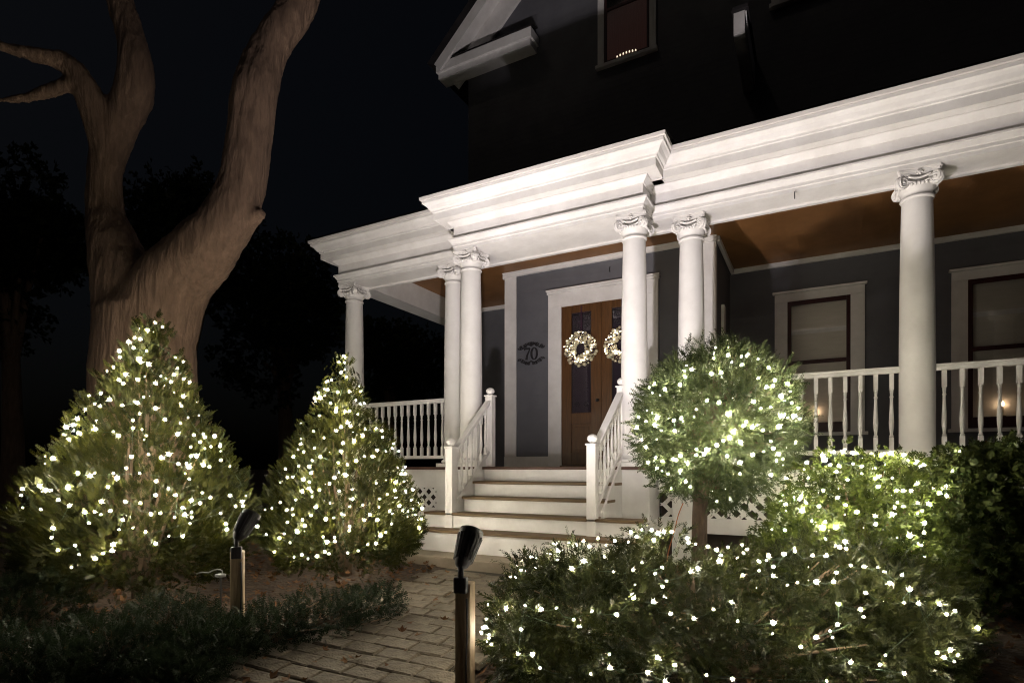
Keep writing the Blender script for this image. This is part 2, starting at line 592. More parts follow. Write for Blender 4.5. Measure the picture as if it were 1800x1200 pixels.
lattice(-5.6, -4.5, -0.565, -0.28, 6.69)
lattice(-5.6, -4.5, -1.0, -0.735, 6.69)
lattice(-1.60, 0.75, -0.565, -0.28, 6.69)
lattice(0.95, 3.0, -0.565, -0.28, 6.69)
for x0, x1 in ((-6.7, -6.35), (-4.78, -4.42), (-1.48, -1.13), (0.68, 1.03)):
    MB().box(x0, x1, 6.64, 6.73, -1.2, -0.03).build('skirt_post', WHITE, house, 0.004)
for x0, x1 in ((-4.32, -3.92), (-2.065, -1.66)):
    MB().box(x0, x1, 6.33, 6.80, -1.1, ZF - 0.037).build('pier', WHITE, house, 0.005)

# columns
sh = MB().lathe([(0.150, 0.115), (0.1505, 0.9), (0.149, 1.3), (0.144, 1.8), (0.136, 2.3), (0.128, 2.62)], (0, 0, 0), 40, True, False)
SHAFT_ME = sh.mesh('shaft')
SHAFT_ME.materials.append(SHAFT)
b = MB().box(-0.19, 0.19, -0.19, 0.19, 0.0, 0.05)
tor = [(0.15, 0.05)] + [(0.158 + 0.030 * math.cos(a), 0.0755 + 0.0255 * math.sin(a)) for a in np.linspace(-1.5, 1.5, 9)] + [(0.160, 0.104), (0.160, 0.112), (0.150, 0.122)]
b.lathe(tor, n=40)
BASE_ME = b.mesh('base')
BASE_ME.materials.append(WHITE)


def capital_mesh():
    b = MB()
    zt = 2.865
    # necking ring and echinus
    b.lathe([(0.128, 2.60), (0.141, 2.607), (0.146, 2.618), (0.141, 2.629), (0.13, 2.634), (0.13, 2.66), (0.14, 2.672), (0.152, 2.70), (0.160, 2.725), (0.160, 2.74), (0.14, 2.745), (0.14, zt - 0.04)], n=32)
    # concave abacus, two fillets
    for z0, z1, sc in ((zt - 0.052, zt - 0.024, 0.955), (zt - 0.024, zt, 1.0)):
        pts = []
        hw, sag, cut = 0.182 * sc, 0.036 * sc, 0.018
        corners = [(-1, -1), (1, -1), (1, 1), (-1, 1)]
        for i in range(4):
            a, c = Vector(corners[i]), Vector(corners[(i + 1) % 4])
            d = (c - a) / 2
            nin = Vector((-d.y, d.x))
            for k in range(11):
                t = k / 10
                p = a * (hw) + (c - a) * hw * (cut / (2 * hw) + t * (1 - cut / hw)) + nin * sag * (1 - (2 * t - 1) ** 2)
                pts.append((p.x, p.y, z0))
        b.prism(pts, (0, 0, z1 - z0))
    # four corner volutes, each a spiral scroll whose two cheeks follow the faces beside it
    for sx in (-1, 1):
        for sy in (-1, 1):
            dg = Vector((sx, sy, 0)).normalized()
            for axis in (0, 1):
                # cheek scroll turned a little towards the corner
                nrm = Vector((0, sy, 0)) if axis == 0 else Vector((sx, 0, 0))
                nrm = (nrm * 0.86 + (Vector((-sx, 0, 0)) if axis == 0 else Vector((0, -sy, 0))) * 0.5).normalized()
                tan = Vector((0, 0, 1)).cross(nrm).normalized()
                if tan.dot(dg) < 0:
                    tan = -tan
                c = Vector((sx * 0.138, sy * 0.138, 2.752)) + nrm * 0.012
                ring = [c + (tan * math.cos(a) + Vector((0, 0, 1)) * math.sin(a)) * 0.060 - nrm * 0.03 for a in np.linspace(0, 2 * math.pi, 20, endpoint=False)]
                b.prism(ring, nrm * 0.045)
                sp = []
                for k in range(30):
                    a = math.pi / 2 + k * 0.52
                    r = 0.054 * (1 - k / 34.0)
                    sp.append(c + (tan * -math.cos(a) + Vector((0, 0, 1)) * math.sin(a)) * r + nrm * 0.016)
                b.tube(sp, [0.0075 * (1 - k / 48) for k in range(30)], 6)
                b.ball(c + nrm * 0.018, 0.014, 8, 5)
            # back of the scroll under the abacus corner
            b.bar(Vector((0, 0, 2.80)) + dg * 0.10, Vector((0, 0, 2.798)) + dg * 0.20, 0.06, 0.045)
    # channel between the scrolls and a small flower on each face
    for k in range(4):
        a = k * math.pi / 2
        n = Vector((math.cos(a), math.sin(a), 0))
        t = Vector((-n.y, n.x, 0))
        band = [n * (0.166 - 0.016 * (1 - (u / 0.09) ** 2)) + t * u + Vector((0, 0, 2.795 - 0.018 * (1 - (u / 0.09) ** 2))) for u in np.linspace(-0.09, 0.09, 9)]
        b.tube(band, 0.012, 6)
        b.tube([p - Vector((0, 0, 0.045)) for p in band], 0.009, 6)
        c = n * 0.160 + Vector((0, 0, 2.825))
        b.ball(c, 0.017, 8, 6)
        for q in range(5):
            aa = q * 2 * math.pi / 5
            b.ball(c + (t * math.cos(aa) + Vector((0, 0, 1)) * math.sin(aa)) * 0.02, 0.011, 6, 4)
        for u in (-0.06, -0.03, 0.0, 0.03, 0.06):
            b.ball(n * 0.155 + t * u + Vector((0, 0, 2.722)), 0.014, 6, 5, 1.3)
    return b.mesh('capital')


CAP_ME = capital_mesh()
CAP_ME.materials.append(WHITE)
for (x, y) in ((-6.516, 6.84), (-4.603, 6.84), (-4.109, 6.50), (-1.879, 6.50), (-1.304, 6.84), (0.854, 6.84), (2.95, 6.84)):
    c = empty('column', (x, y, ZF), house)
    link('shaft', SHAFT_ME, c, (x, y, ZF))
    link('base', BASE_ME, c, (x, y, ZF), 0.004)
    link('capital', CAP_ME, c, (x, y, ZF - 0.002))

# railings
hgt = 0.775
bal = MB().box(-0.019, 0.019, -0.019, 0.019, 0, 0.13)
bal.box(-0.019, 0.019, -0.019, 0.019, hgt - 0.17, hgt)
bal.lathe([(0.016, 0.13), (0.019, 0.145), (0.012, 0.16), (0.021, 0.23), (0.023, 0.28), (0.019, 0.36), (0.014, 0.47), (0.013, 0.52), (0.019, 0.535), (0.012, 0.55), (0.017, 0.595), (0.016, hgt - 0.17)], n=10)
BAL_ME = bal.mesh('baluster')
BAL_ME.materials.append(WHITE)


def railing(x0, x1, Y, n):
    r = empty('railing', ((x0 + x1) / 2, Y, ZF), house)
    m = MB().box(x0, x1, Y - 0.032, Y + 0.032, 0.945, 0.985)
    m.box(x0, x1, Y - 0.045, Y + 0.045, 0.985, 1.005)
    m.build('handrail', WHITE, r, 0.006)
    MB().box(x0, x1, Y - 0.025, Y + 0.025, 0.135, 0.18).build('bottom_rail', WHITE, r, 0.005)
    for i in range(n):
        x = x0 + (x1 - x0) * (i + 0.5) / n
        link('baluster', BAL_ME, r, (x, Y, 0.175))


railing(-6.37, -4.75, 6.84, 13)
railing(-1.16, 0.71, 6.84, 14)
railing(1.0, 2.81, 6.84, 13)

# entry steps
steps = empty('porch_steps', (XC, 6.0, -0.95), house)
RISE = 0.18
nos = [6.30 - 0.24 * k for k in range(5)]
spans = [(-3.80, -1.98), (-3.80, -1.98), (-4.19, -1.56), (-4.19, -1.56)]
for n in range(1, 5):
    z = ZF - RISE * n
    x0, x1 = spans[n - 1]
    yb = nos[n] + 0.24 + 0.02
    MB().box(x0 - 0.012, x1 + 0.012, nos[n] - 0.0, yb, z - 0.032, z).build('tread', TREAD, steps, 0.006)
for n in range(1, 6):
    z1 = ZF - RISE * (n - 1) - 0.034
    z0 = ZF - RISE * n + 0.0015 if n < 5 else -0.97
    x0, x1 = spans[min(n, 4) - 1] if n > 1 else (-3.80, -1.98)
    if n > 1:
        x0, x1 = spans[n - 2]
    yf = nos[n - 1] + 0.028
    MB().box(x0, x1, yf, yf + 0.02, z0, z1).build('riser', WHITE, steps, 0.002)
# closed ends of the two wide steps, and the white boards under the balustrades
for xa in (-4.185, -1.585):
    MB().box(xa, xa + 0.02, nos[4] + 0.05, 6.33, -0.97, ZF - RISE * 4 - 0.034).build('step_end', WHITE, steps)
    MB().box(xa, xa + 0.02, nos[3] + 0.05, 6.33, ZF - RISE * 4 + 0.001, ZF - RISE * 3 - 0.034).build('step_end', WHITE, steps)
for xs in (-3.835, -1.995):
    poly = [(xs, 5.66, -0.72), (xs, 6.50, -0.72), (xs, 6.50, 0.22), (xs, 6.42, 0.17), (xs, 5.68, -0.46)]
    MB().prism(poly, (0.022, 0, 0)).build('stringer', WHITE, steps)


def newel(x, y, z0, z1, parent):
    n = empty('newel_post', (x, y, z0), parent)
    m = MB().box(x - 0.05, x + 0.05, y - 0.05, y + 0.05, z0, z1)
    m.build('post', WHITE, n, 0.006)
    m = MB().box(x - 0.062, x + 0.062, y - 0.062, y + 0.062, z1, z1 + 0.018)
    m.build('cap', WHITE, n, 0.004)
    m = MB().lathe([(0.028, z1 + 0.018), (0.026, z1 + 0.03)] + [(max(0.056 * math.cos(a), 0.002), z1 + 0.07 + 0.046 * math.sin(a)) for a in np.linspace(-1.15, 1.57, 10)], (x, y, 0), 20)
    m.build('finial', WHITE, n)


for x in (-3.84, -2.07):
    newel(x, 5.63, -0.95, 0.235, house)
    newel(x + 0.06, 6.45, -0.17, 0.93, house)
    r = empty('stair_railing', (x, 6.0, -0.5), house)
    a, b = Vector((x + 0.004, 5.68, 0.17)), Vector((x + 0.056, 6.40, 0.835))
    up = Vector((0, 0, 1))
    MB().bar(a, b, 0.06, 0.045).build('handrail', WHITE, r, 0.006)
    MB().bar(a + up * 0.03, b + up * 0.03, 0.085, 0.022).build('rail_cap', WHITE, r, 0.005)
    c, d = Vector((x + 0.004, 5.68, -0.43)), Vector((x + 0.056, 6.40, 0.21))
    MB().bar(c, d, 0.05, 0.045).build('bottom_rail', WHITE, r, 0.005)
    for i in range(7):
        t = (i + 0.6) / 7.2
        p, q = c.lerp(d, t), a.lerp(b, t)
        o = link('baluster', BAL_ME, r, p + up * 0.0)
        o.scale = (0.9, 0.9, (q.z - p.z - 0.0) / hgt)

# front doors
door_case = empty('door_casing', (-2.97, YV, ZF), house)
DX0, DX1, DZ = -3.66, -2.28, 2.60
m = MB().box(-3.875, DX0, YV - 0.035, YV + 0.02, ZF, DZ)
m.build('jamb', WHITE, door_case, 0.004)
MB().box(DX1, -2.092, YV - 0.035, YV + 0.02, ZF, DZ).build('jamb', WHITE, door_case, 0.004)
MB().box(-3.875, -2.092, YV - 0.036, YV + 0.02, DZ + 0.001, 2.80).build('header', WHITE, door_case, 0.004)
m = MB().box(-3.90, -2.066, YV - 0.075, YV + 0.02, 2.842, 2.872)
m.box(-3.89, -2.076, YV - 0.055, YV + 0.02, 2.802, 2.84)
m.build('drip_cap', WHITE, door_case, 0.004)
for x0, x1 in ((DX0, DX0 + 0.022), (DX1 - 0.022, DX1)):
    MB().box(x0, x1, YV - 0.05, YV - 0.001, ZF, DZ - 0.0).build('stop', WHITE, door_case, 0.003)
MB().box(DX0 + 0.022, DX1 - 0.022, YV - 0.05, YV - 0.001, DZ - 0.022, DZ).build('stop', WHITE, door_case, 0.003)
MB().box(DX0, DX1, YV - 0.06, YV + 0.0, ZF, ZF + 0.025).build('threshold', TREAD, door_case, 0.004)
for k, (x0, x1) in enumerate(((DX0 + 0.024, -2.972), (-2.968, DX1 - 0.024))):
    d = empty('door', ((x0 + x1) / 2, YV, ZF), house)
    y0, y1 = YV - 0.03, YV - 0.002
    gx0, gx1 = (x0 + x1) / 2 - 0.165, (x0 + x1) / 2 + 0.165
    z0, z1 = ZF + 0.03, DZ - 0.024
    MB().box(x0, gx0, y0, y1, z0, z1).build('stile', DOORW, d, 0.003)
    MB().box(gx1, x1, y0, y1, z0, z1).build('stile', DOORW, d, 0.003)
    MB().box(gx0 + 0.0005, gx1 - 0.0005, y0 + 0.001, y1, 2.46, z1).build('rail', DOORW, d, 0.003)
    MB().box(gx0 + 0.0005, gx1 - 0.0005, y0 + 0.001, y1, 0.70, 0.87).build('rail', DOORW, d, 0.003)
    MB().box(gx0 + 0.0005, gx1 - 0.0005, y0 + 0.001, y1, z0, 0.24).build('rail', DOORW, d, 0.003)
    m = MB().box(gx0, gx1, y0 + 0.018, y1 - 0.001, 0.24, 0.70)
    m.box(gx0 + 0.05, gx1 - 0.05, y0 + 0.004, y0 + 0.018, 0.29, 0.65)
    m.build('panel', DOORW, d, 0.006)
    MB().box(gx0, gx1, y0 + 0.012, y0 + 0.016, 0.87, 2.46).build('glass', GLASS, d)
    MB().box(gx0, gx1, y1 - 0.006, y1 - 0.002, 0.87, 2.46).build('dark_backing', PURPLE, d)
    m = MB()
    cx = (gx0 + gx1) / 2
    for s in (-1, 1):
        for (zc, rr) in ((2.36, 0.06), (2.24, 0.05), (1.0, 0.05)):
            pts = [(cx + s * (0.075 + (rr * (1 - j / 22)) * math.cos(j * 0.5)), y0 + 0.009, zc + rr * (1 - j / 22) * math.sin(j * 0.5)) for j in range(18)]
            m.tube(pts, 0.007, 5)
        m.tube([(cx + s * 0.155, y0 + 0.009, 0.9), (cx + s * 0.155, y0 + 0.009, 2.43)], 0.005, 5)
    m.tube([(cx - 0.15, y0 + 0.009, 2.43), (cx, y0 + 0.009, 2.40), (cx + 0.15, y0 + 0.009, 2.43)], 0.009, 5)
    m.build('grille', IRON, d)
    if k == 0:
        MB().ball(((x1 - 0.05), y0 - 0.045, 1.05), 0.028, 14, 10).build('knob', IRON, d)

# porch windows
def porch_window(x0, x1):
    w = empty('window', ((x0 + x1) / 2, YW, 0.6), house)
    sx0, sx1 = x0 + 0.185, x1 - 0.185
    zt, zm, zb = 2.63, 1.655, 0.66
    yf = YW - 0.035
    MB().box(x0, sx0, yf, YW - 0.001, 0.55, zt).build('casing', WHITE, w, 0.004)
    MB().box(sx1, x1, yf, YW - 0.001, 0.55, zt).build('casing', WHITE, w, 0.004)
    MB().box(x0, x1, yf - 0.001, YW - 0.001, zt + 0.001, 2.76).build('casing', WHITE, w, 0.004)
    MB().box(x0 - 0.03, x1 + 0.03, YW - 0.075, YW - 0.001, 2.762, 2.795).build('drip_cap', WHITE, w, 0.004)
    MB().box(x0 - 0.04, x1 + 0.04, YW - 0.085, YW - 0.001, 0.50, 0.548).build('sill', WHITE, w, 0.004)
    ys = YW - 0.03
    f = 0.055
    for (a, b, c, e) in ((sx0, sx0 + f, 0.56, zt), (sx1 - f, sx1, 0.56, zt), (sx0 + f, sx1 - f, zt - 0.07, zt), (sx0 + f, sx1 - f, zm - 0.03, zm + 0.03), (sx0 + f, sx1 - f, 0.56, 0.70)):
        MB().box(a, b, ys, ys + 0.024, c, e).build('sash', SASH, w, 0.003)
    MB().box(sx0 + f, sx1 - f, ys + 0.012, ys + 0.015, 0.70, zm - 0.03).build('pane', GLASS, w)
    MB().box(sx0 + f, sx1 - f, ys + 0.004, ys + 0.007, zm + 0.03, zt - 0.07).build('pane', GLASS, w)
    return sx0, sx1


# shallow rooms are cut behind the two porch windows
WINX = ((-0.62, 0.613), (1.659, 2.892))
wallo = [o for o in house.children if o.name == 'wall'][0]
bpy.data.objects.remove(wallo)
m = MB()
xs = [-6.45, -0.43, 0.425, 1.845, 2.705, XR]
for i in range(5):
    if i in (1, 3):
        m.box(xs[i] + 0.0, xs[i + 1], YW, YW + 0.25, -1.2, 0.56)
        m.box(xs[i] + 0.0, xs[i + 1], YW, YW + 0.25, 2.63, 9.9)
    else:
        m.box(xs[i], xs[i + 1], YW, YW + 0.25, -1.2, 9.9)
m.build('wall', SIDING, house)
for x0, x1 in WINX:
    porch_window(x0, x1)
    a, b = x0 + 0.19, x1 - 0.19
    m = MB().box(a - 0.5, b + 0.5, YW + 1.2, YW + 1.25, 0.2, 3.0)
    m.box(a - 0.5, b + 0.5, YW + 0.26, YW + 1.2, 0.15, 0.2)
    m.box(a - 0.5, b + 0.5, YW + 0.26, YW + 1.2, 3.0, 3.05)
    m.box(a - 0.55, a - 0.5, YW + 0.26, YW + 1.2, 0.2, 3.0)
    m.box(b + 0.5, b + 0.55, YW + 0.26, YW + 1.2, 0.2, 3.0)
    m.build('room', DARKIN, house)
    # roller shade inside the upper sash, its hem a little paler
    sd = empty('shade', ((a + b) / 2, YW + 0.1, 2.6), house)
    MB().box(a + 0.02, b - 0.02, YW + 0.09, YW + 0.093, 0.715, 2.62).build('blind', SHADE, sd)
    MB().box(a + 0.02, b - 0.02, YW + 0.082, YW + 0.094, 2.12, 2.19).build('hem', WHITE, sd)
    MB().box(a - 0.01, b + 0.01, YW + 0.001, YW + 0.24, 0.60, 0.70).build('stool', SASH, house)

# roofs
m = MB()
def slab(poly, t=0.05):
    m.prism([Vector(p) for p in poly], (0, 0, t))
slab([(-7.0, 6.40, 3.535), (XR, 6.40, 3.535), (XR, YW - 0.002, 4.5), (-6.45, YW - 0.002, 4.5)])
slab([(-4.57, 6.07, 3.537), (-1.42, 6.07, 3.537), (-1.42, 6.45, 3.6), (-4.57, 6.45, 3.6)], 0.04)
slab([(-7.0, 6.405, 3.534), (-6.455, YW, 4.49), (-6.455, 18, 4.49), (-7.0, 18, 3.534)])
m.build('porch_roof', SHINGLE, house)
# main gable: slopes, soffit, frieze board, eave return
gable = empty('gable', (-3.0, YW, 8.3), house)
ex, ez, px, pz = -7.02, 8.35, -1.3, 13.4
m = MB()
m.prism([(ex, 9.70, ez), (px, 9.70, pz), (px, 9.70, pz + 0.28), (ex - 0.2, 9.70, ez + 0.1)], (0, 9, 0))
m.prism([(px, 9.70, pz), (5.0, 9.70, 7.9), (5.2, 9.70, 8.0), (px, 9.70, pz + 0.28)], (0, 9, 0))
m.build('gable_roof', SHINGLE, gable)
sl = (Vector((px, 0, pz)) - Vector((ex, 0, ez))).normalized()
nn = Vector((sl.z, 0, -sl.x))
E0, P0 = Vector((ex, 9.69, ez)), Vector((px, 9.69, pz))
m = MB()
m.prism([E0 - nn * 0.02, P0 - nn * 0.02, P0 + nn * 0.20, E0 + nn * 0.20], (0, 0.05, 0))
m.build('rake_board', WHITE, gable, 0.004)
m = MB()
m.prism([E0 + nn * 0.06 + Vector((0, 0.05, 0)), P0 + nn * 0.06 + Vector((0, 0.05, 0)), P0 + nn * 0.10 + Vector((0, 0.05, 0)), E0 + nn * 0.10 + Vector((0, 0.05, 0))], (0, 0.42, 0))
m.build('soffit', WHITE, gable)
m = MB()
o = Vector((0, 0.36, 0))
m.prism([E0 + nn * 0.10 + o, P0 + nn * 0.10 + o, P0 + nn * 0.50 + o, E0 + nn * 0.50 + o], (0, 0.06, 0))
m.build('frieze_board', WHITE, gable, 0.004)
MB().prism([(ex + 0.5, YW - 0.001, ez - 0.2), (px, YW - 0.001, pz - 0.2), (5.0, YW - 0.001, 7.9)], (0, 0.2, 0)).build('gable_wall', SIDING, gable)
ret = empty('eave_return', (-5.9, 9.75, 8.1), house)
m = MB().box(-7.0, -4.86, 9.80, YW - 0.002, 8.10, 8.34)
m.box(-7.03, -4.82, 9.75, YW - 0.002, 8.22, 8.40)
m.build('cornice_box', WHITE, ret, 0.006)
MB().prism([(-7.04, 9.74, 8.405), (-4.81, 9.74, 8.405), (-4.84, 10.09, 8.58), (-7.0, 10.09, 8.58)], (0, 0, 0.02)).build('return_roof', SHINGLE, ret)
br = empty('bracket', (-1.0, 9.4, 6.3), house)
xb0, xb1, yb = -1.09, -0.915, 8.85
m = MB().prism([(xb0, yb, 6.60), (xb0, yb, 6.29), (xb0, yb + 0.06, 6.24), (xb0, yb + 0.5, 6.24), (xb0, YW - 0.005, 6.16), (xb0, YW - 0.005, 6.60)], (xb1 - xb0 - 0.02, 0, 0))
m.build('bracket_block', WHITE, br, 0.006)
m = MB().prism([(xb1 - 0.019, yb + 0.01, 6.59), (xb1 - 0.019, yb + 0.12, 6.44), (xb1 - 0.019, yb + 0.2, 6.33), (xb1 - 0.019, yb + 0.5, 6.27), (xb1 - 0.019, YW - 0.005, 6.25), (xb1 - 0.019, YW - 0.005, 6.59)], (0.019, 0, 0))
m.build('bracket_cheek', WHITE, br, 0.004)
MB().box(xb0 - 0.03, xb1 + 0.03, yb - 0.05, YW - 0.003, 6.603, 6.65).build('bracket_cap', SHINGLE, br)


def upper_window(x0, x1, zb, zt, curtain):
    w = empty('window', ((x0 + x1) / 2, YW, zb), house)
    yf = YW - 0.04
    MB().box(x0, x0 + 0.12, yf, YW - 0.001, zb, zt).build('casing', WHITE, w, 0.004)
    MB().box(x1 - 0.12, x1, yf, YW - 0.001, zb, zt).build('casing', WHITE, w, 0.004)
    MB().box(x0, x1, yf - 0.001, YW - 0.001, zt, zt + 0.16).build('casing', WHITE, w, 0.004)
    MB().box(x0 - 0.03, x1 + 0.03, YW - 0.09, YW - 0.001, zb - 0.06, zb - 0.001).build('sill', WHITE, w, 0.004)
    f = 0.05
    a, b = x0 + 0.12, x1 - 0.12
    zm = (zb + zt) / 2
    for (p, q, c, e) in ((a, a + f, zb, zt), (b - f, b, zb, zt), (a + f, b - f, zt - f, zt), (a + f, b - f, zm - 0.025, zm + 0.025), (a + f, b - f, zb, zb + 0.07)):
        MB().box(p, q, YW - 0.025, YW - 0.002, c, e).build('sash', SASH, w, 0.003)
    MB().box(a + f, b - f, YW - 0.014, YW - 0.011, zb + 0.07, zt - f).build('pane', GLASS, w)
    MB().box(a + f, b - f, YW - 0.006, YW - 0.003, zb + 0.07, zt - f).build('curtain', CURTAIN if curtain else DARKIN, w)


upper_window(-3.60, -2.52, 7.40, 9.4, True)
upper_window(-0.67, 0.42, 7.42, 9.4, False)
# small iron hooks
for (x, y, z) in ((-0.22, YM + 0.0, 2.885), (-2.835, YV - 0.005, 3.10)):
    MB().tube([(x, y - 0.004, z), (x, y - 0.03, z - 0.015), (x, y - 0.04, z - 0.06), (x, y - 0.03, z - 0.085), (x, y - 0.012, z - 0.075)], 0.005, 6).build('hook', IRON, house)

# ------------------------------------------------------------------ things hung on the house
def wreath(x, z, label):
    y = YV - 0.075
    w = empty('wreath', (x, y, z))
    tag(w, label, 'wreath', 'ball wreaths on the front doors')
    pts = [(x + 0.20 * math.cos(a), y + 0.02, z + 0.20 * math.sin(a)) for a in np.linspace(0, 2 * math.pi, 33)]
    MB().tube(pts, 0.028, 8, False).build('ring', BERRY, w)
    MB().box(x - 0.012, x + 0.012, y + 0.036, y + 0.04, z + 0.19, 2.56).build('hanger', BERRY, w)
    rr = random.Random(3 if x < -3 else 4)
    meshes = []
    for mm in (GOLD, PEARL):
        for r_ in (0.021, 0.029):
            b = MB().ball((0, 0, 0), r_, 12, 8)
            me = b.mesh('ball')
            me.materials.append(mm)
            meshes.append(me)
    lm = MB().ball((0, 0, 0), 0.0075, 8, 6).mesh('light')
    lm.materials.append(emit('added_wreath_glint', (1.0, 0.91, 0.76), 10.0))  # added glowing points, standing in for reflections on the balls
    for k in range(48):
        a, r_ = 2 * math.pi * k / 48 + rr.uniform(-0.1, 0.1), rr.uniform(0.10, 0.265)
        link('light', lm, w, (x + r_ * math.cos(a), y - 0.035 + rr.uniform(-0.012, 0.008), z + r_ * math.sin(a)))
    for (rad, cnt, dy) in ((0.098, 13, 0.002), (0.132, 17, -0.012), (0.172, 21, -0.022), (0.218, 26, -0.018), (0.258, 30, 0.008)):
        for k in range(cnt):
            a = 2 * math.pi * (k + rr.uniform(-0.25, 0.25)) / cnt
            r_ = rad + rr.uniform(-0.012, 0.012)
            link('ball', rr.choice(meshes), w, (x + r_ * math.cos(a), y + dy + rr.uniform(-0.014, 0.01), z + r_ * math.sin(a)), 0, (rr.random(), rr.random(), 0))


wreath(-3.298, 1.868, 'silver gold ball wreath on the left door, fully in view')
wreath(-2.636, 1.868, 'silver gold ball wreath on the right door, half hidden behind a column')

pl = empty('house_number_plaque', (-4.19, YV - 0.02, 1.89))
tag(pl, 'black scrollwork house number 70 mounted on the grey entry wall', 'house number')


def stroke(b, pts, w, y0, y1):
    """flat cut-metal stroke with varying width"""
    n = len(pts)
    L_, R_ = [], []
    for i in range(n):
        p = Vector(pts[i])
        t = Vector(pts[min(i + 1, n - 1)]) - Vector(pts[max(i - 1, 0)])
        t.normalize()
        q = Vector((-t.y, t.x)) * (w[i] if isinstance(w, list) else w) / 2
        L_.append(p + q)
        R_.append(p - q)
    for i in range(n - 1):
        poly = [(L_[i].x, y0, L_[i].y), (L_[i + 1].x, y0, L_[i + 1].y), (R_[i + 1].x, y0, R_[i + 1].y), (R_[i].x, y0, R_[i].y)]
        b.prism(poly, (0, y1 - y0, 0))


PX, PZ, PY0, PY1 = -4.19, 1.89, YV - 0.022, YV - 0.012
b = MB()
stroke(b, [(PX - 0.125, PZ + 0.060), (PX - 0.115, PZ + 0.085), (PX - 0.08, PZ + 0.082), (PX - 0.02, PZ + 0.088)], [0.02, 0.03, 0.026, 0.02], PY0, PY1)
stroke(b, [(PX - 0.02, PZ + 0.092), (PX - 0.045, PZ + 0.03), (PX - 0.075, PZ - 0.03), (PX - 0.088, PZ - 0.10)], [0.014, 0.02, 0.032, 0.04], PY0, PY1)
b.build('digit_seven', IRON, pl)
b = MB()
zr = [(PX + 0.055 + 0.052 * math.cos(a), PZ - 0.005 + 0.095 * math.sin(a)) for a in np.linspace(0, 2 * math.pi, 25)]
stroke(b, zr, [0.012 + 0.022 * abs(math.cos(a)) for a in np.linspace(0, 2 * math.pi, 25)], PY0, PY1)
b.build('digit_zero', IRON, pl)
for sg in (1, -1):
    b = MB()
    for s in (-1, 1):
        stroke(b, [(PX + s * t, PZ + sg * (0.125 + 0.03 * math.sin(t * 24) - 0.1 * t)) for t in np.linspace(0.0, 0.24, 14)], [0.02 - 0.012 * i / 14 for i in range(14)], PY0, PY1)
        for (cx, cz, r0) in (((0.10, 0.135, 0.034), (0.19, 0.115, 0.026), (0.035, 0.165, 0.024)) if sg > 0 else ((0.09, 0.15, 0.032), (0.17, 0.12, 0.024), (0.04, 0.165, 0.022))):
            stroke(b, [(PX + s * (cx + r0 * (1 - j / 20) * math.cos(j * 0.55)), PZ + sg * (cz + r0 * (1 - j / 20) * math.sin(j * 0.55))) for j in range(16)], 0.009, PY0 + 0.001, PY1 - 0.001)
        for t in np.linspace(0.05, 0.22, 6):
            c = Vector((PX + s * t, PZ + sg * (0.125 + 0.03 * math.sin(t * 24) - 0.1 * t)))
            stroke(b, [c, c + Vector((s * 0.018, sg * 0.022)), c + Vector((s * 0.034, sg * 0.03))], [0.006, 0.02, 0.004], PY0 + 0.0015, PY1 - 0.0015)
    if sg > 0:
        stroke(b, [(PX, PZ + 0.12), (PX, PZ + 0.165), (PX, PZ + 0.20)], [0.02, 0.05, 0.006], PY0 + 0.002, PY1)
    b.build('scrollwork', IRON, pl)


def candle(x, z, label):
    y = YW + 0.045
    c = empty('window_candle', (x, y, z))
    tag(c, label, 'candle lamp', 'electric candles in the porch windows')
    m = MB().lathe([(0.045, 0), (0.045, 0.012), (0.02, 0.02), (0.013, 0.03)], (x, y, z), 16)
    m.build('stand', GOLD, c)
    MB().lathe([(0.011, 0.03), (0.011, 0.15)], (x, y, z), 12).build('stem', WAX, c)
    MB().lathe([(0.006, 0.15), (0.013, 0.17), (0.011, 0.19), (0.002, 0.212)], (x, y, z), 10).build('bulb', CANDLE, c)


candle(-0.03, 0.702, 'lit electric candle in the window left of the wide right column')
candle(2.24, 0.702, 'lit electric candle in the window at the far right edge')

wl = empty('candle_arch', (-3.06, YW - 0.06, 7.402))
tag(wl, 'row of tiny lights on the sill of the dark upper window', 'window lights')
MB().box(-3.24, -2.86, YW - 0.07, YW - 0.05, 7.402, 7.43).build('bar', WAX, wl)
bl = MB().lathe([(0.006, 0), (0.013, 0.015), (0.01, 0.03), (0.002, 0.042)], (0, 0, 0), 8).mesh('bulb')
bl.materials.append(emit('arch_bulb', (1.0, 0.8, 0.6), 1.2))
for k in range(7):
    link('bulb', bl, wl, (-3.22 + k * 0.057, YW - 0.06, 7.43 + 0.02 * (1 - ((k - 3) / 3) ** 2)))

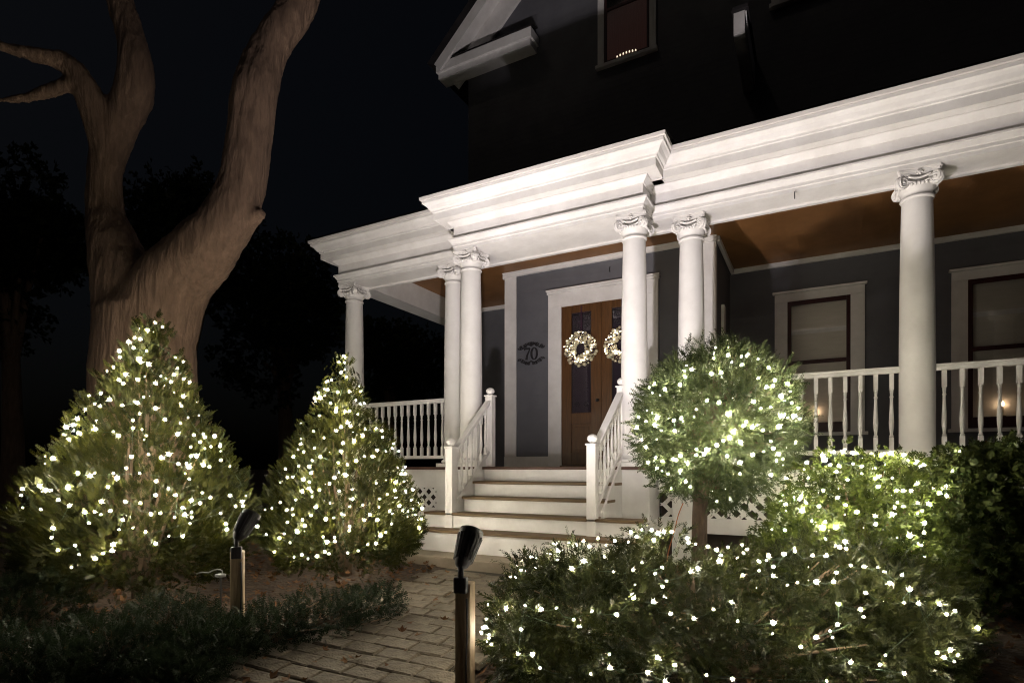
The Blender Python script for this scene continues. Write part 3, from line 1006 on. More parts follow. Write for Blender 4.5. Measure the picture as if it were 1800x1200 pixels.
# ------------------------------------------------------------------ floodlights on wooden posts
def flood_post(x, y, rot, ztop, aim, watts, spread, label, conduit=False):
    zb = gz(x, y) - 0.15
    root = empty('floodlight_post', (x, y, zb))
    tag(root, label, 'floodlight', 'floodlights on short wooden posts beside the path')
    w = 0.046
    c, s = math.cos(rot), math.sin(rot)
    quad = [(x + (i * c - j * s) * w, y + (i * s + j * c) * w) for i, j in ((-1, -1), (1, -1), (1, 1), (-1, 1))]
    MB().prism([(px, py, zb) for px, py in quad], (0, 0, ztop - zb)).build('post', POSTW, root, 0.008)
    # junction box on the front, knuckle, bell-shaped head
    f = Vector((s, -c, 0))
    bc = Vector((x, y, 0)) + f * (w + 0.022)
    t = Vector((c, s, 0))
    P = [bc - t * 0.038 - f * 0.022, bc + t * 0.038 - f * 0.022, bc + t * 0.038 + f * 0.022, bc - t * 0.038 + f * 0.022]
    MB().prism([(p.x, p.y, ztop - 0.05) for p in P], (0, 0, 0.09)).build('junction_box', BLACKP, root, 0.008)
    ax = Vector(aim).normalized()
    k0 = Vector((bc.x, bc.y, ztop + 0.03))
    k1 = k0 + Vector((0, 0, 0.07))
    MB().tube([k0, k1], 0.017, 12).build('knuckle', BLACKP, root)
    m = MB()
    b0 = k1 + Vector((0, 0, -0.01))
    hs_ = 0.88
    prof = [(0.0, 0.025), (0.012, 0.040), (0.05, 0.055), (0.10, 0.065), (0.17, 0.072), (0.235, 0.075), (0.24, 0.079), (0.265, 0.079)]
    m.tube([b0 + ax * d * hs_ for d, r in prof], [r * hs_ for d, r in prof], 28, False)
    inner = [(0.265, 0.074), (0.22, 0.071), (0.06, 0.044)]
    m.tube([b0 + ax * d * hs_ for d, r in inner], [r * hs_ for d, r in inner], 28, False)
    m.tube([b0, b0 + ax * 0.001], 0.022, 28)
    u = ax.orthogonal().normalized()
    v = ax.cross(u)
    for k in range(18):
        a = 2 * math.pi * k / 18
        d = u * math.cos(a) + v * math.sin(a)
        m.bar(b0 + ax * 0.045 + d * 0.051, b0 + ax * 0.198 + d * 0.0685, 0.006, 0.012, d)
    m.build('lamp_head', BLACKP, root)
    m = MB()
    lens = [(0.225, 0.070), (0.228, 0.045), (0.23, 0.002)]
    m.tube([b0 + ax * d * hs_ for d, r in lens], [r * hs_ for d, r in lens], 24, False)
    m.build('lens', GREYPL, root)
    cp = Vector((bc.x, bc.y, 0)) - f * 0.012 + t * 0.03
    MB().tube([(cp.x, cp.y, ztop - 0.08), (cp.x + 0.004, cp.y, ztop - 0.25), (cp.x - 0.004, cp.y, ztop - 0.45), (cp.x, cp.y, zb + 0.1)], 0.006, 8).build('cable', BLACKP, root)
    ld = bpy.data.lights.new('floodlight', 'SPOT')
    ld.energy = watts
    ld.spot_size = R(spread)
    ld.spot_blend = 1.0
    ld.shadow_soft_size = 0.045
    ld.color = (1.0, 0.915, 0.915)
    lo = bpy.data.objects.new('floodlight', ld)
    COL.objects.link(lo)
    lo.parent = root
    lo.location = (b0 + ax * 0.26) - WORLD[root]
    lo.rotation_euler = ax.to_track_quat('-Z', 'Y').to_euler()
    return root


flood_post(-1.765, 2.73, R(12), -0.645, (-0.05, 0.56, 0.81), SPOT_W, 116, 'black floodlight on a wooden post beside the lit front hedge, right of the path')
flood_post(-3.90, 2.85, R(48), -0.63, (0.05, 0.55, 0.85), SPOT2_W, 38, 'black floodlight on a wooden post in front of the cone trees, left of the path')

# ------------------------------------------------------------------ big tree
def px(u, v, D):
    r, t = (u - CAM_F * 0 - 900) / CAM_F, (CAM_H - v) / CAM_F
    c, s = math.cos(CAM_YAW), math.sin(CAM_YAW)
    return Vector(((r * c - s) * D, (c + r * s) * D, t * D))


def resample(pts, rad, step=0.12):
    P, Q = [Vector(pts[0])], [rad[0]]
    n = len(pts)
    for i in range(n - 1):
        a, b = Vector(pts[i]), Vector(pts[i + 1])
        p0 = Vector(pts[i - 1]) if i else a * 2 - b
        p3 = Vector(pts[i + 2]) if i + 2 < n else b * 2 - a
        k = max(2, int((b - a).length / step))
        for j in range(1, k + 1):
            t = j / k
            p = 0.5 * ((2 * a) + (b - p0) * t + (2 * p0 - 5 * a + 4 * b - p3) * t * t + (3 * a - p0 - 3 * b + p3) * t ** 3)
            P.append(p)
            Q.append(rad[i] * (1 - t) + rad[i + 1] * t)
    return P, Q


TD = 6.6
k_ = TD / CAM_F
limbs = [
    ([(262, 1040, .0), (258, 900, .0), (256, 760, 0), (254, 640, 0), (250, 550, 0), (250, 480, 0)], [0.80, 0.64, 0.57, 0.55, 0.50, 0.22]),
    ([(240, 560, 0), (212, 470, 0), (188, 380, 0.1), (186, 300, .1), (205, 235, .1), (236, 165, .1), (240, 110, .1), (222, 45, .15), (196, -40, .2), (170, -160, .4), (150, -330, .6)], [0.44, 0.33, 0.215, 0.20, 0.215, 0.205, 0.195, 0.17, 0.15, 0.13, 0.08]),
    ([(195, 300, .1), (175, 220, 0), (148, 150, -.1), (108, 105, -.2), (40, 92, -.4), (-60, 60, -.6), (-190, -10, -.9)], [0.19, 0.165, 0.14, 0.115, 0.085, 0.06, 0.03]),
    ([(140, 145, -.1), (110, 150, -.2), (60, 168, -.3), (-20, 178, -.5), (-140, 170, -.8)], [0.085, 0.07, 0.055, 0.04, 0.02]),
    ([(270, 570, 0), (305, 500, 0), (355, 445, -.1), (400, 390, -.15), (424, 325, -.15), (436, 240, -.1), (447, 160, -.1), (470, 95, 0), (505, 40, .1), (540, -20, .2), (570, -110, .3), (620, -260, .5)], [0.47, 0.41, 0.36, 0.29, 0.26, 0.26, 0.25, 0.23, 0.21, 0.18, 0.15, 0.09]),
    ([(430, 385, -.15), (452, 378, -.2), (464, 372, -.25)], [0.16, 0.09, 0.06]),
]
m = MB()
for pts, rad in limbs:
    P, Q = resample([px(u, v, TD + d) for u, v, d in pts], rad)
    m.tube(P, Q, 20, True)
tbase = px(262, 1000, TD)
tree = empty('maple_tree', (tbase.x, tbase.y, gz(tbase.x, tbase.y)))
tag(tree, 'old bare tree with a thick forked trunk rising behind the lit cone', 'tree')
tmp = link('tmp', m.mesh('tmp'))
md = tmp.modifiers.new('r', 'REMESH')
md.mode = 'VOXEL'
md.voxel_size = 0.026
md2 = tmp.modifiers.new('s', 'SMOOTH')
md2.iterations = 6
dg = bpy.context.evaluated_depsgraph_get()
tm = bpy.data.meshes.new_from_object(tmp.evaluated_get(dg))
bpy.data.objects.remove(tmp)
tm.calc_loop_triangles()
nv = len(tm.vertices)
co = np.empty(nv * 3)
tm.vertices.foreach_get('co', co)
co = co.reshape(-1, 3)
no = np.array([v.normal[:] for v in tm.vertices])
dsp = np.empty(nv)
for i in range(nv):
    x, y, z = co[i]
    n1 = noise.noise((x * 9, y * 9, z * 0.9))
    n2 = noise.noise((x * 22, y * 22, z * 2.2 + 9))
    n3 = noise.noise((x * 1.7, y * 1.7, z * 1.2 + 30))
    dsp[i] = -0.026 * abs(n1) ** 0.8 - 0.018 * abs(n2) + 0.045 * n3 - 0.012 * abs(noise.noise((x * 5, y * 5, z * 3 + 50)))
co += no * dsp[:, None]
tm.vertices.foreach_set('co', (co - np.array(WORLD[tree])).reshape(-1))
tm.polygons.foreach_set('use_smooth', [True] * len(tm.polygons))
tm.materials.clear()
tm.materials.append(BARK)
tm.name = 'trunk'
link('trunk', tm, tree, WORLD[tree])


# ------------------------------------------------------------------ shrubs
def sphere_mesh(c, r, n=(28, 18), amp=0.10, freq=2.2, seed=0.0, zmin=None):
    vs, fs = [], []
    nu, nv_ = n
    for j in range(nv_ + 1):
        a = -math.pi / 2 + math.pi * j / nv_
        for i in range(nu):
            b = 2 * math.pi * i / nu
            d = Vector((math.cos(a) * math.cos(b), math.cos(a) * math.sin(b), math.sin(a)))
            k = 1 + amp * noise.noise((d.x * freq + seed, d.y * freq, d.z * freq)) + amp * 0.6 * noise.noise((d.x * freq * 2.6 + seed, d.y * freq * 2.6, d.z * freq * 2.6))
            p = Vector((c[0] + d.x * r[0] * k, c[1] + d.y * r[1] * k, c[2] + d.z * r[2] * k))
            if zmin is not None and p.z < zmin:
                p.z = zmin
            vs.append(p)
    for j in range(nv_):
        for i in range(nu):
            i2 = (i + 1) % nu
            fs.append((j * nu + i, j * nu + i2, (j + 1) * nu + i2, (j + 1) * nu + i))
    return vs, fs


def lathe_mesh(c, prof, n=30, amp=0.10, freq=1.6, seed=0.0, lean=(0, 0)):
    vs, fs = [], []
    for (r, z) in prof:
        for i in range(n):
            b = 2 * math.pi * i / n
            d = Vector((math.cos(b), math.sin(b), z * 0.8))
            k = 1 + amp * noise.noise((d.x * freq + seed, d.y * freq, d.z * freq)) + 0.7 * amp * noise.noise((d.x * freq * 2.7 + seed, d.y * freq * 2.7, d.z * freq * 3))
            vs.append(Vector((c[0] + d.x * r * k + lean[0] * z, c[1] + d.y * r * k + lean[1] * z, c[2] + z)))
    for j in range(len(prof) - 1):
        for i in range(n):
            i2 = (i + 1) % n
            fs.append((j * n + i, j * n + i2, (j + 1) * n + i2, (j + 1) * n + i))
    return vs, fs


def spray(n_pairs, L, ll, lw, ang, droop, flat=True, curl=0.0):
    """one twig with leaflets: quads in local x (along), y (side), z (face normal)"""
    V = []
    for k in range(n_pairs):
        t = (k + 0.5) / n_pairs
        x = L * t
        l = ll * (1.0 - 0.55 * t)
        for s in (-1, 1):
            roll = 0 if flat else random.uniform(-1.2, 1.2)
            a = ang * random.uniform(0.8, 1.2)
            d = np.array([math.cos(a), s * math.sin(a) * math.cos(roll), math.sin(a) * math.sin(roll)])
            p0 = np.array([x, 0, -droop * t * t])
            sd = np.cross(d, np.array([0.2, 0.1, 1.0]))
            sd = sd / np.linalg.norm(sd) * lw
            mid = p0 + d * l * 0.5
            end = p0 + d * l + np.array([0, 0, -droop * 0.5])
            V += [p0, mid + sd, end, mid - sd]
    p0 = np.array([0, 0, 0.0])
    e = np.array([L * 1.15, 0, -droop * 1.2])
    V += [p0, e * 0.5 + np.array([0, lw * 0.7, 0]), e, e * 0.5 - np.array([0, lw * 0.7, 0])]
    return np.array(V)


def sample_surface(vs, fs, n):
    tri = []
    for f in fs:
        for k in range(1, len(f) - 1):
            tri.append((f[0], f[k], f[k + 1]))
    V = np.array([tuple(v) for v in vs])
    T = np.array(tri)
    a, b, c = V[T[:, 0]], V[T[:, 1]], V[T[:, 2]]
    nr = np.cross(b - a, c - a)
    ar = np.linalg.norm(nr, axis=1)
    idx = RNG.choice(len(T), n, p=ar / ar.sum())
    r1, r2 = np.sqrt(RNG.random(n)), RNG.random(n)
    P = a[idx] * (1 - r1)[:, None] + b[idx] * (r1 * (1 - r2))[:, None] + c[idx] * (r1 * r2)[:, None]
    N = nr[idx] / (ar[idx][:, None] + 1e-9)
    return P, N


def unit(a):
    return a / (np.linalg.norm(a, axis=1)[:, None] + 1e-9)


def leaf_cloud(name, surfaces, centre, count, sprays, mat, parent, depth=0.25, out=(0.0, 0.05), up=0.35, rnd=0.6, smin=0.7, smax=1.25, tuft=0.0, gap=0.0, gfreq=4.5):
    """sprays spread through the outer shell of the given closed surfaces"""
    tot = sum(len(f) for _, f in surfaces)
    PP, NN = [], []
    for vs, fs in surfaces:
        c = Vector((0, 0, 0))
        for v in vs:
            c += v
        c = np.array(c / len(vs))
        P, N = sample_surface(vs, fs, int(count * len(fs) / tot))
        flip = np.sign(((P - c) * N).sum(1))
        N = N * flip[:, None]
        PP.append(P)
        NN.append(N)
    P, N = np.concatenate(PP), np.concatenate(NN)
    n = len(P)
    dd = RNG.random(n) ** 1.8 * depth
    P = P - N * dd[:, None] + N * RNG.uniform(out[0], out[1], n)[:, None]
    # openings: patches where the outer sprays are missing and one looks into the plant
    if gap:
        kk = np.array([noise.noise((p[0] * gfreq + 7, p[1] * gfreq, p[2] * gfreq * 1.9)) for p in P])
        keep = ~((kk > gap) & (dd < depth * 0.75))
        P, N, dd = P[keep], N[keep], dd[keep]
    # loose tufts: clumps of neighbouring sprays pushed in or out together
    if tuft:
        kk = np.array([noise.noise((p[0] * 5.5, p[1] * 5.5, p[2] * 5.5)) for p in P])
        P = P + N * (kk * tuft)[:, None]
    keep = np.array([p[2] > gz(p[0], p[1]) + 0.0 for p in P])
    P, N = P[keep], N[keep]
    n = len(P)
    d = unit(N + np.array([0, 0, up]) + RNG.normal(0, rnd, (n, 3)) * 0.6)
    s = unit(np.cross(d, RNG.normal(0, 1, (n, 3))))
    w = np.cross(d, s)
    sc = RNG.uniform(smin, smax, n)
    which = RNG.integers(0, len(sprays), n)
    out_v = []
    for k, sp in enumerate(sprays):
        q = which == k
        A = np.stack([d[q], s[q], w[q]], axis=1)              # rows are axes
        V = np.einsum('vi,nij->nvj', sp, A) * sc[q][:, None, None] + P[q][:, None, :]
        out_v.append(V.reshape(-1, 3))
    V = np.concatenate(out_v) - np.array(WORLD[parent])
    me = bpy.data.meshes.new(name)
    nq = len(V) // 4
    me.vertices.add(len(V))
    me.vertices.foreach_set('co', V.astype(np.float32).ravel())
    me.loops.add(nq * 4)
    me.loops.foreach_set('vertex_index', np.arange(nq * 4, dtype=np.int32))
    me.polygons.add(nq)
    me.polygons.foreach_set('loop_start', np.arange(0, nq * 4, 4, dtype=np.int32))
    me.polygons.foreach_set('loop_total', np.full(nq, 4, dtype=np.int32))
    me.update(calc_edges=True)
    me.materials.append(mat)
    o = link(name, me, parent, WORLD[parent])
    return tag(o, kind='stuff')


def twigs(name, base, tips, r0, mat, parent, rr):
    m = MB()
    base = Vector(base)
    for t in tips:
        t = Vector(t)
        mid = base.lerp(t, 0.5) + Vector((rr.uniform(-.06, .06), rr.uniform(-.06, .06), rr.uniform(0, .08)))
        m.tube([base + Vector((rr.uniform(-.05, .05), rr.uniform(-.05, .05), 0)), mid, t], [r0, r0 * 0.6, r0 * 0.2], 6)
    return m.build(name, mat, parent)


random.seed(21)
SP_ARB = [spray(4, 0.072, 0.036, 0.0048, 0.55, 0.012) for _ in range(6)]
SP_JUN = [spray(6, 0.100, 0.040, 0.0036, 0.5, 0.03, False) for _ in range(6)]
SP_HEDGE = [spray(6, 0.085, 0.036, 0.0038, 0.6, 0.022, False) for _ in range(6)]
SP_YEW = [spray(4, 0.065, 0.028, 0.0038, 0.9, 0.01, True) for _ in range(4)]
SP_MID = [spray(4, 0.055, 0.036, 0.0065, 0.8, 0.015, False) for _ in range(5)]
SP_DARK = [spray(3, 0.060, 0.055, 0.013, 0.8, 0.02, False) for _ in range(5)]


def scaled(vs, c, k):
    c = Vector(c)
    return [c + (v - c) * k for v in vs]


SURF = {}


def shrub(key, name, label, cat, base, surfaces, count, sprays, mat, tips, group=None, **kw):
    root = empty(name, base)
    tag(root, label, cat, group)
    leaf_cloud('foliage', surfaces, base, count, sprays, mat, root, **kw)
    rr = random.Random(len(key) * 7 + 1)
    twigs('stems', (base[0], base[1], base[2] - 0.05), tips, 0.022, TWIGM, root, rr)
    SURF[key] = (root, surfaces)
    return root


def tips_for(surfaces, n, k=0.85):
    out = []
    for vs, fs in surfaces:
        c = sum(vs, Vector((0, 0, 0))) / len(vs)
        for i in range(n):
            v = vs[RNG.integers(0, len(vs))]
            if v.z > c.z - 0.3:
                out.append(c + (v - c) * k)
    return out


CONE = [(0.55, 0.10), (0.86, 0.22), (1.02, 0.42), (1.03, 0.62), (0.97, 0.82), (0.88, 1.05), (0.75, 1.30), (0.60, 1.55), (0.45, 1.80), (0.32, 2.02), (0.22, 2.22), (0.12, 2.42), (0.03, 2.56)]
c1 = px(243, 1000, 5.3)
b1 = (c1.x, c1.y, gz(c1.x, c1.y))
s1 = [lathe_mesh(b1, [(r * 0.93, z * 1.02) for r, z in CONE], 34, 0.13, 1.7, 3.0, (0.055, 0.02))]
shrub('cone1', 'arborvitae', 'wide cone evergreen wrapped in lights in front of the forked tree', 'evergreen', b1, s1, 21000, SP_ARB, ARB1, tips_for(s1, 22, 0.7), 'lit cone evergreens left of the steps', depth=0.32, up=0.8, rnd=0.5, tuft=0.08, gap=0.12, out=(-0.03, 0.02))
c2 = px(606, 990, 5.9)
b2 = (c2.x, c2.y, gz(c2.x, c2.y))
s2 = [lathe_mesh(b2, [(r * 0.79, z * 0.875) for r, z in CONE], 34, 0.13, 1.7, 8.0, (-0.02, 0.0))]
shrub('cone2', 'arborvitae', 'smaller cone evergreen wrapped in lights beside the white porch steps', 'evergreen', b2, s2, 17000, SP_ARB, ARB1, tips_for(s2, 22, 0.7), 'lit cone evergreens left of the steps', depth=0.29, up=0.8, rnd=0.5, tuft=0.07, gap=0.12, out=(-0.03, 0.02))

c3 = px(1258, 748, 4.9)
b3p = px(1229, 960, 4.9)
b3 = (b3p.x, b3p.y, gz(b3p.x, b3p.y))
s3 = [sphere_mesh(c3, (0.64, 0.64, 0.65), (30, 20), 0.11, 2.0, 5.0)]
root3 = empty('topiary_bush', b3)
tag(root3, 'round clipped evergreen on a short trunk wrapped in lights by the porch', 'topiary')
leaf_cloud('foliage', s3, c3, 11500, SP_JUN, JUN, root3, depth=0.30, gap=0.25, up=0.25, rnd=1.0, tuft=0.13, out=(-0.03, 0.03))
m = MB()
P, Q = resample([(b3[0], b3[1], b3[2] - 0.1), (b3[0] + 0.0, b3[1], b3[2] + 0.3), (b3[0] + 0.02, b3[1], c3.z - 0.55), (c3.x, c3.y, c3.z - 0.2)], [0.085, 0.066, 0.062, 0.05], 0.08)
m.tube(P, Q, 14)
rr = random.Random(5)
for t in tips_for(s3, 70, 0.9):
    st = Vector((c3.x, c3.y, c3.z - 0.45)) + Vector((rr.uniform(-.03, .03), rr.uniform(-.03, .03), rr.uniform(-.1, .3)))
    m.tube([st, st.lerp(t, .5) + Vector((0, 0, .05)), t], [0.022, 0.013, 0.004], 6)
m.build('trunk', paint('topiary_bark', (0.035, 0.022, 0.015), (0.085, 0.056, 0.038), 14, 0.9, 0.7, stretch=(2, 2, 0.5), bscale=14, dist=0.02), root3)
SURF['ball'] = (root3, s3)

hs = []
for (u, v, D, r, seed) in ((968, 1108, 3.35, (0.35, 0.40, 0.37), 1), (1060, 1096, 3.45, (0.48, 0.48, 0.47), 2), (1175, 1094, 3.55, (0.50, 0.5, 0.52), 3), (1330, 1128, 3.55, (0.54, 0.52, 0.52), 4), (1470, 1100, 3.5, (0.54, 0.5, 0.50), 5), (1572, 1125, 3.45, (0.38, 0.40, 0.40), 6)):
    hs.append(sphere_mesh(px(u, v, D), r, (26, 16), 0.16, 2.2, seed * 3.1))
hb = px(1260, 1200, 3.5)
hb = (hb.x, hb.y, gz(hb.x, hb.y))
shrub('hedge', 'juniper_hedge', 'low spreading evergreen hedge strung with lights in the foreground right of path', 'hedge', hb, hs, 24000, SP_HEDGE, HEDGE, tips_for(hs, 12, 0.75), depth=0.30, up=0.15, rnd=0.9, tuft=0.14, gap=0.07, gfreq=3.6)

ms = []
for (u, v, D, r, seed) in ((1470, 915, 4.45, (0.40, 0.42, 0.48), 1), (1555, 895, 4.5, (0.37, 0.42, 0.44), 2), (1580, 985, 4.25, (0.33, 0.36, 0.42), 3), (1425, 965, 4.2, (0.36, 0.36, 0.34), 4), (1500, 1025, 3.95, (0.40, 0.34, 0.36), 5), (1610, 1075, 3.85, (0.32, 0.32, 0.36), 6)):
    ms.append(sphere_mesh(px(u, v, D), r, (24, 16), 0.16, 2.2, 40 + seed * 3.1))
mb = px(1510, 1060, 4.5)
mb = (mb.x, mb.y, gz(mb.x, mb.y))
shrub('mid', 'rounded_shrub', 'bright green shrub heaped with lights in front of the wide porch column', 'shrub', mb, ms, 15000, SP_MID, MIDL, tips_for(ms, 16, 0.75), depth=0.27, up=0.3, rnd=0.9, tuft=0.13, gap=0.18)

for k, (specs, label, cnt) in enumerate((
        (((1690, 930, 4.6, (0.40, 0.42, 0.62)), (1760, 915, 4.55, (0.42, 0.42, 0.60))), 'unlit dark green shrub just right of the light covered shrub', 5200),
        (((1860, 935, 4.4, (0.55, 0.5, 0.62)), (1985, 960, 4.3, (0.5, 0.5, 0.6))), 'unlit dark shrub cut by the right edge of the photo', 5200))):
    fs_ = [sphere_mesh(px(u, v, D), r, (24, 16), 0.18, 2.2, 70 + k * 9 + i * 4) for i, (u, v, D, r) in enumerate(specs)]
    q = px(specs[0][0], 1050, specs[0][2])
    q = (q.x, q.y, gz(q.x, q.y))
    shrub('far%d' % k, 'leafy_shrub', label, 'shrub', q, fs_, cnt, SP_DARK, DARKL, tips_for(fs_, 26), 'dark shrubs below the right porch railing', depth=0.25, up=0.2, rnd=0.9, tuft=0.10)

LOW = (((470, 1075, 4.15, (0.30, 0.30, 0.16)), (560, 1060, 4.35, (0.34, 0.30, 0.17)), (650, 1045, 4.6, (0.26, 0.26, 0.15)), 'low dark groundcover bush along the left edge of the brick path'),
       ((300, 1120, 4.1, (0.40, 0.32, 0.22)), (380, 1150, 3.9, (0.30, 0.28, 0.17)), 'low dark bush at the foot of the left floodlight post'),
       ((190, 1165, 3.7, (0.40, 0.32, 0.22)), (310, 1195, 3.5, (0.28, 0.25, 0.15)), 'dark ground bush at the bottom edge left of the brick path'),
       ((30, 1080, 4.4, (0.50, 0.40, 0.30)), (-60, 1090, 4.3, (0.5, 0.4, 0.3)), 'dim bush below the wide cone evergreen at the left edge'),
       ((20, 1190, 3.4, (0.42, 0.35, 0.24)), (110, 1200, 3.4, (0.3, 0.3, 0.2)), 'dim ground bush filling the bottom left corner'))
for k, spec in enumerate(LOW):
    label = spec[-1]
    fs_ = []
    for i, (u, v, D, r) in enumerate(spec[:-1]):
        p = px(u, v, D)
        p.z = gz(p.x, p.y) + r[2] * 0.6
        fs_.append(sphere_mesh(p, r, (22, 14), 0.2, 2.4, 120 + k * 9 + i * 4))
    q = px(spec[0][0], spec[0][1], spec[0][2])
    q = (q.x, q.y, gz(q.x, q.y))
    shrub('low%d' % k, 'low_bush', label, 'bush', q, fs_, 2600, SP_YEW, YEW, tips_for(fs_, 10), 'low dark bushes left of the path', depth=0.16, up=0.5, rnd=0.8, tuft=0.05)

# ------------------------------------------------------------------ dark trees far behind
BGL = leafmat('far_tree_leaf', (0.005, 0.008, 0.004), (0.020, 0.026, 0.010), 0.05, 0.2)
SP_BG = [spray(2, 0.30, 0.20, 0.045, 0.8, 0.05, False) for _ in range(4)]
for k, (u, D, h, w, label) in enumerate((
        (20, 15.0, 8.0, 2.0, 'dark leafy tree far behind at the left edge of the night sky'),
        (330, 16.5, 9.5, 2.0, 'dark leafy tree far behind, seen through the fork of the old tree'),
        (500, 18.0, 7.2, 1.9, 'dark leafy tree far behind, between the old tree and the house corner'),
        (690, 22.0, 5.0, 2.0, 'dark leafy tree far behind, seen past the left end of the porch'))):
    c = px(u, 760, D)
    g = gz(c.x, c.y)
    root = empty('background_tree', (c.x, c.y, g))
    tag(root, label, 'tree', 'dark trees behind the house')
    rr = random.Random(90 + k)
    lobes = []
    for q in range(6):
        a = q * 2.4
        lobes.append(sphere_mesh((c.x + rr.uniform(0.2, 0.62) * w * math.cos(a), c.y + rr.uniform(0.2, 0.62) * w * math.sin(a), h * rr.uniform(0.42, 0.86)),
                                 (w * rr.uniform(.45, .65), w * rr.uniform(.45, .65), w * rr.uniform(.45, .7)), (16, 10), 0.25, 2.0, 200 + k * 10 + q))
    leaf_cloud('crown', lobes, c, 3400, SP_BG, BGL, root, depth=0.7, up=0.1, rnd=1.2, tuft=0.3, gap=0.2, gfreq=1.1, out=(0, 0.15))
    m = MB()
    P, Q = resample([(c.x, c.y, g - 0.2), (c.x + 0.1, c.y, g + 1.5), (c.x - 0.05, c.y, h * 0.45), (c.x, c.y, h * 0.8)], [0.30, 0.24, 0.18, 0.05], 0.4)
    m.tube(P, Q, 10)
    for vs_, fs_ in lobes:
        t_ = sum(vs_, Vector((0, 0, 0))) / len(vs_)
        m.tube([(c.x, c.y, h * 0.3), ((c.x + t_.x) / 2, (c.y + t_.y) / 2, (h * 0.38 + t_.z) / 2), t_], [0.13, 0.08, 0.03], 7)
    m.build('trunk', BARK, root)

# ------------------------------------------------------------------ strings of mini lights
BULB_MES = []
for k in (0.35, 0.8, 1.6):
    b = MB().lathe([(0.0015, -0.0075), (0.0055, -0.003), (0.0072, 0.001), (0.0055, 0.0055), (0.0015, 0.010)], (0, 0, 0), 8, True)
    ncore = len(b.f)
    for q in range(6):                                   # star-shaped petals added round each lamp to imitate glare
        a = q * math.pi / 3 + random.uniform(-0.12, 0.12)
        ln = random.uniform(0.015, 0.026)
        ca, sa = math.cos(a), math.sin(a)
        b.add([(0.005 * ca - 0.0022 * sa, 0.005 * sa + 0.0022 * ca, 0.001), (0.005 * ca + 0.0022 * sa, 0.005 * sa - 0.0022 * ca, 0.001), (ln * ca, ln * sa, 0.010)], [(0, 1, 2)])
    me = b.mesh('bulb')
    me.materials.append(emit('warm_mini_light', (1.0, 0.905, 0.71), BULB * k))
    me.materials.append(GLARE)
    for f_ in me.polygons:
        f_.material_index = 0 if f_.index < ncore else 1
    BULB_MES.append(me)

Z1 = '''535,45 497,50 470,72 448,100 392,98 362,128 428,130 560,160 600,170 443,163 475,182 325,195 358,190 400,213 440,230 498,243 515,220 548,238 610,240 555,215 282,280 322,275 303,308 352,295 390,313 437,305 460,287 497,322 585,285 580,315 528,357 577,370 425,360 425,385 453,388 203,378 222,420 252,402 303,390 380,410 468,410 568,405 620,408 685,412 640,430 675,445 655,450 168,483 475,470 515,480 540,470 570,500 610,475 628,475 605,510 670,508 250,530 288,538 375,545 403,513 447,530 345,573 498,555 498,600 540,578 562,600 605,548 72,580 125,570 130,645 185,615 222,633 272,655 322,662 352,650 400,620 450,625 482,660 512,657 583,640 613,655 640,625 647,592 672,608 735,600 785,600 755,635 775,620 705,658 168,705 165,735 283,688 380,710 425,705 465,717 540,730 497,755 585,730 608,690 720,690 725,710 360,757 358,778 252,788 305,803 228,830 330,785 187,775 240,760'''
Z2 = '''445,105 455,155 480,178 408,193 365,193 318,243 290,268 387,243 440,255 497,250 350,280 530,295 428,352 478,350 500,348 540,365 348,373 233,402 487,408 318,450 430,448 455,430 577,440 630,437 660,450 370,483 523,500 565,475 468,510 253,515 322,535 268,555 397,555 455,550 635,545 680,550 712,535 780,537 738,505 352,578 312,597 218,577 573,577 613,577 488,617 530,600 243,625 295,628 303,660 817,612 762,645 757,665 795,657 185,682 212,680 470,665 420,683 398,712 348,745 295,740 268,690 295,705 262,752 512,742 633,712 683,697 728,707 780,750 828,737 725,748 687,768 650,790 808,795 860,805 892,828 228,795 108,837 182,845 212,838 215,870 328,830 305,873 500,828 472,870 515,790 647,830 748,827 792,853 600,868 573,897 420,885 380,890 262,895 272,925 187,908 235,955 497,950 500,930 710,915 877,890 848,935 680,957 653,975 630,1012 590,1018 365,980 385,1008 423,983 425,1003 145,985 200,1010 170,965 490,1060 542,1050 375,1055 395,1065 260,1070 220,1082 290,1090 335,1077 120,1055'''
Z3 = '''398,178 462,165 545,168 480,195 530,207 598,180 295,230 645,222 385,248 432,242 270,265 245,300 600,268 80,298 128,293 175,318 120,335 635,308 665,303 730,295 770,318 700,350 365,370 420,380 318,410 120,425 90,465 140,445 215,460 160,505 220,505 130,480 250,450 460,435 610,405 655,400 750,380 795,395 700,440 760,440 800,450 580,375 530,483 572,490 620,505 690,487 487,512 72,545 92,580 410,570 440,550 318,590 365,590 320,615 355,610 215,635 245,618 280,655 165,645 90,655 140,675 190,700 245,685 460,620 515,650 575,615 620,600 665,585 680,640 515,700 655,705 690,610 270,735 290,760 45,440 50,490 768,560'''
Z4 = '''450,150 520,98 480,115 545,105 605,98 600,125 660,130 690,120 740,105 760,130 810,105 830,120 780,150 775,100 925,155 960,165 985,135 1015,150 915,115 990,170 520,180 545,200 585,205 575,230 650,195 690,205 690,240 750,215 800,200 770,250 830,260 625,268 765,300 850,315 880,320 915,318 515,318 580,348 615,385 670,415 620,455 570,485 515,490 450,360 420,410 345,410 325,335 300,360 380,350 280,380 270,240 750,435 755,470 700,485 830,425 880,390 945,375 945,420 1000,380 980,465 910,525 975,510 960,565 850,535 1075,300 1050,330 1080,345 460,460'''
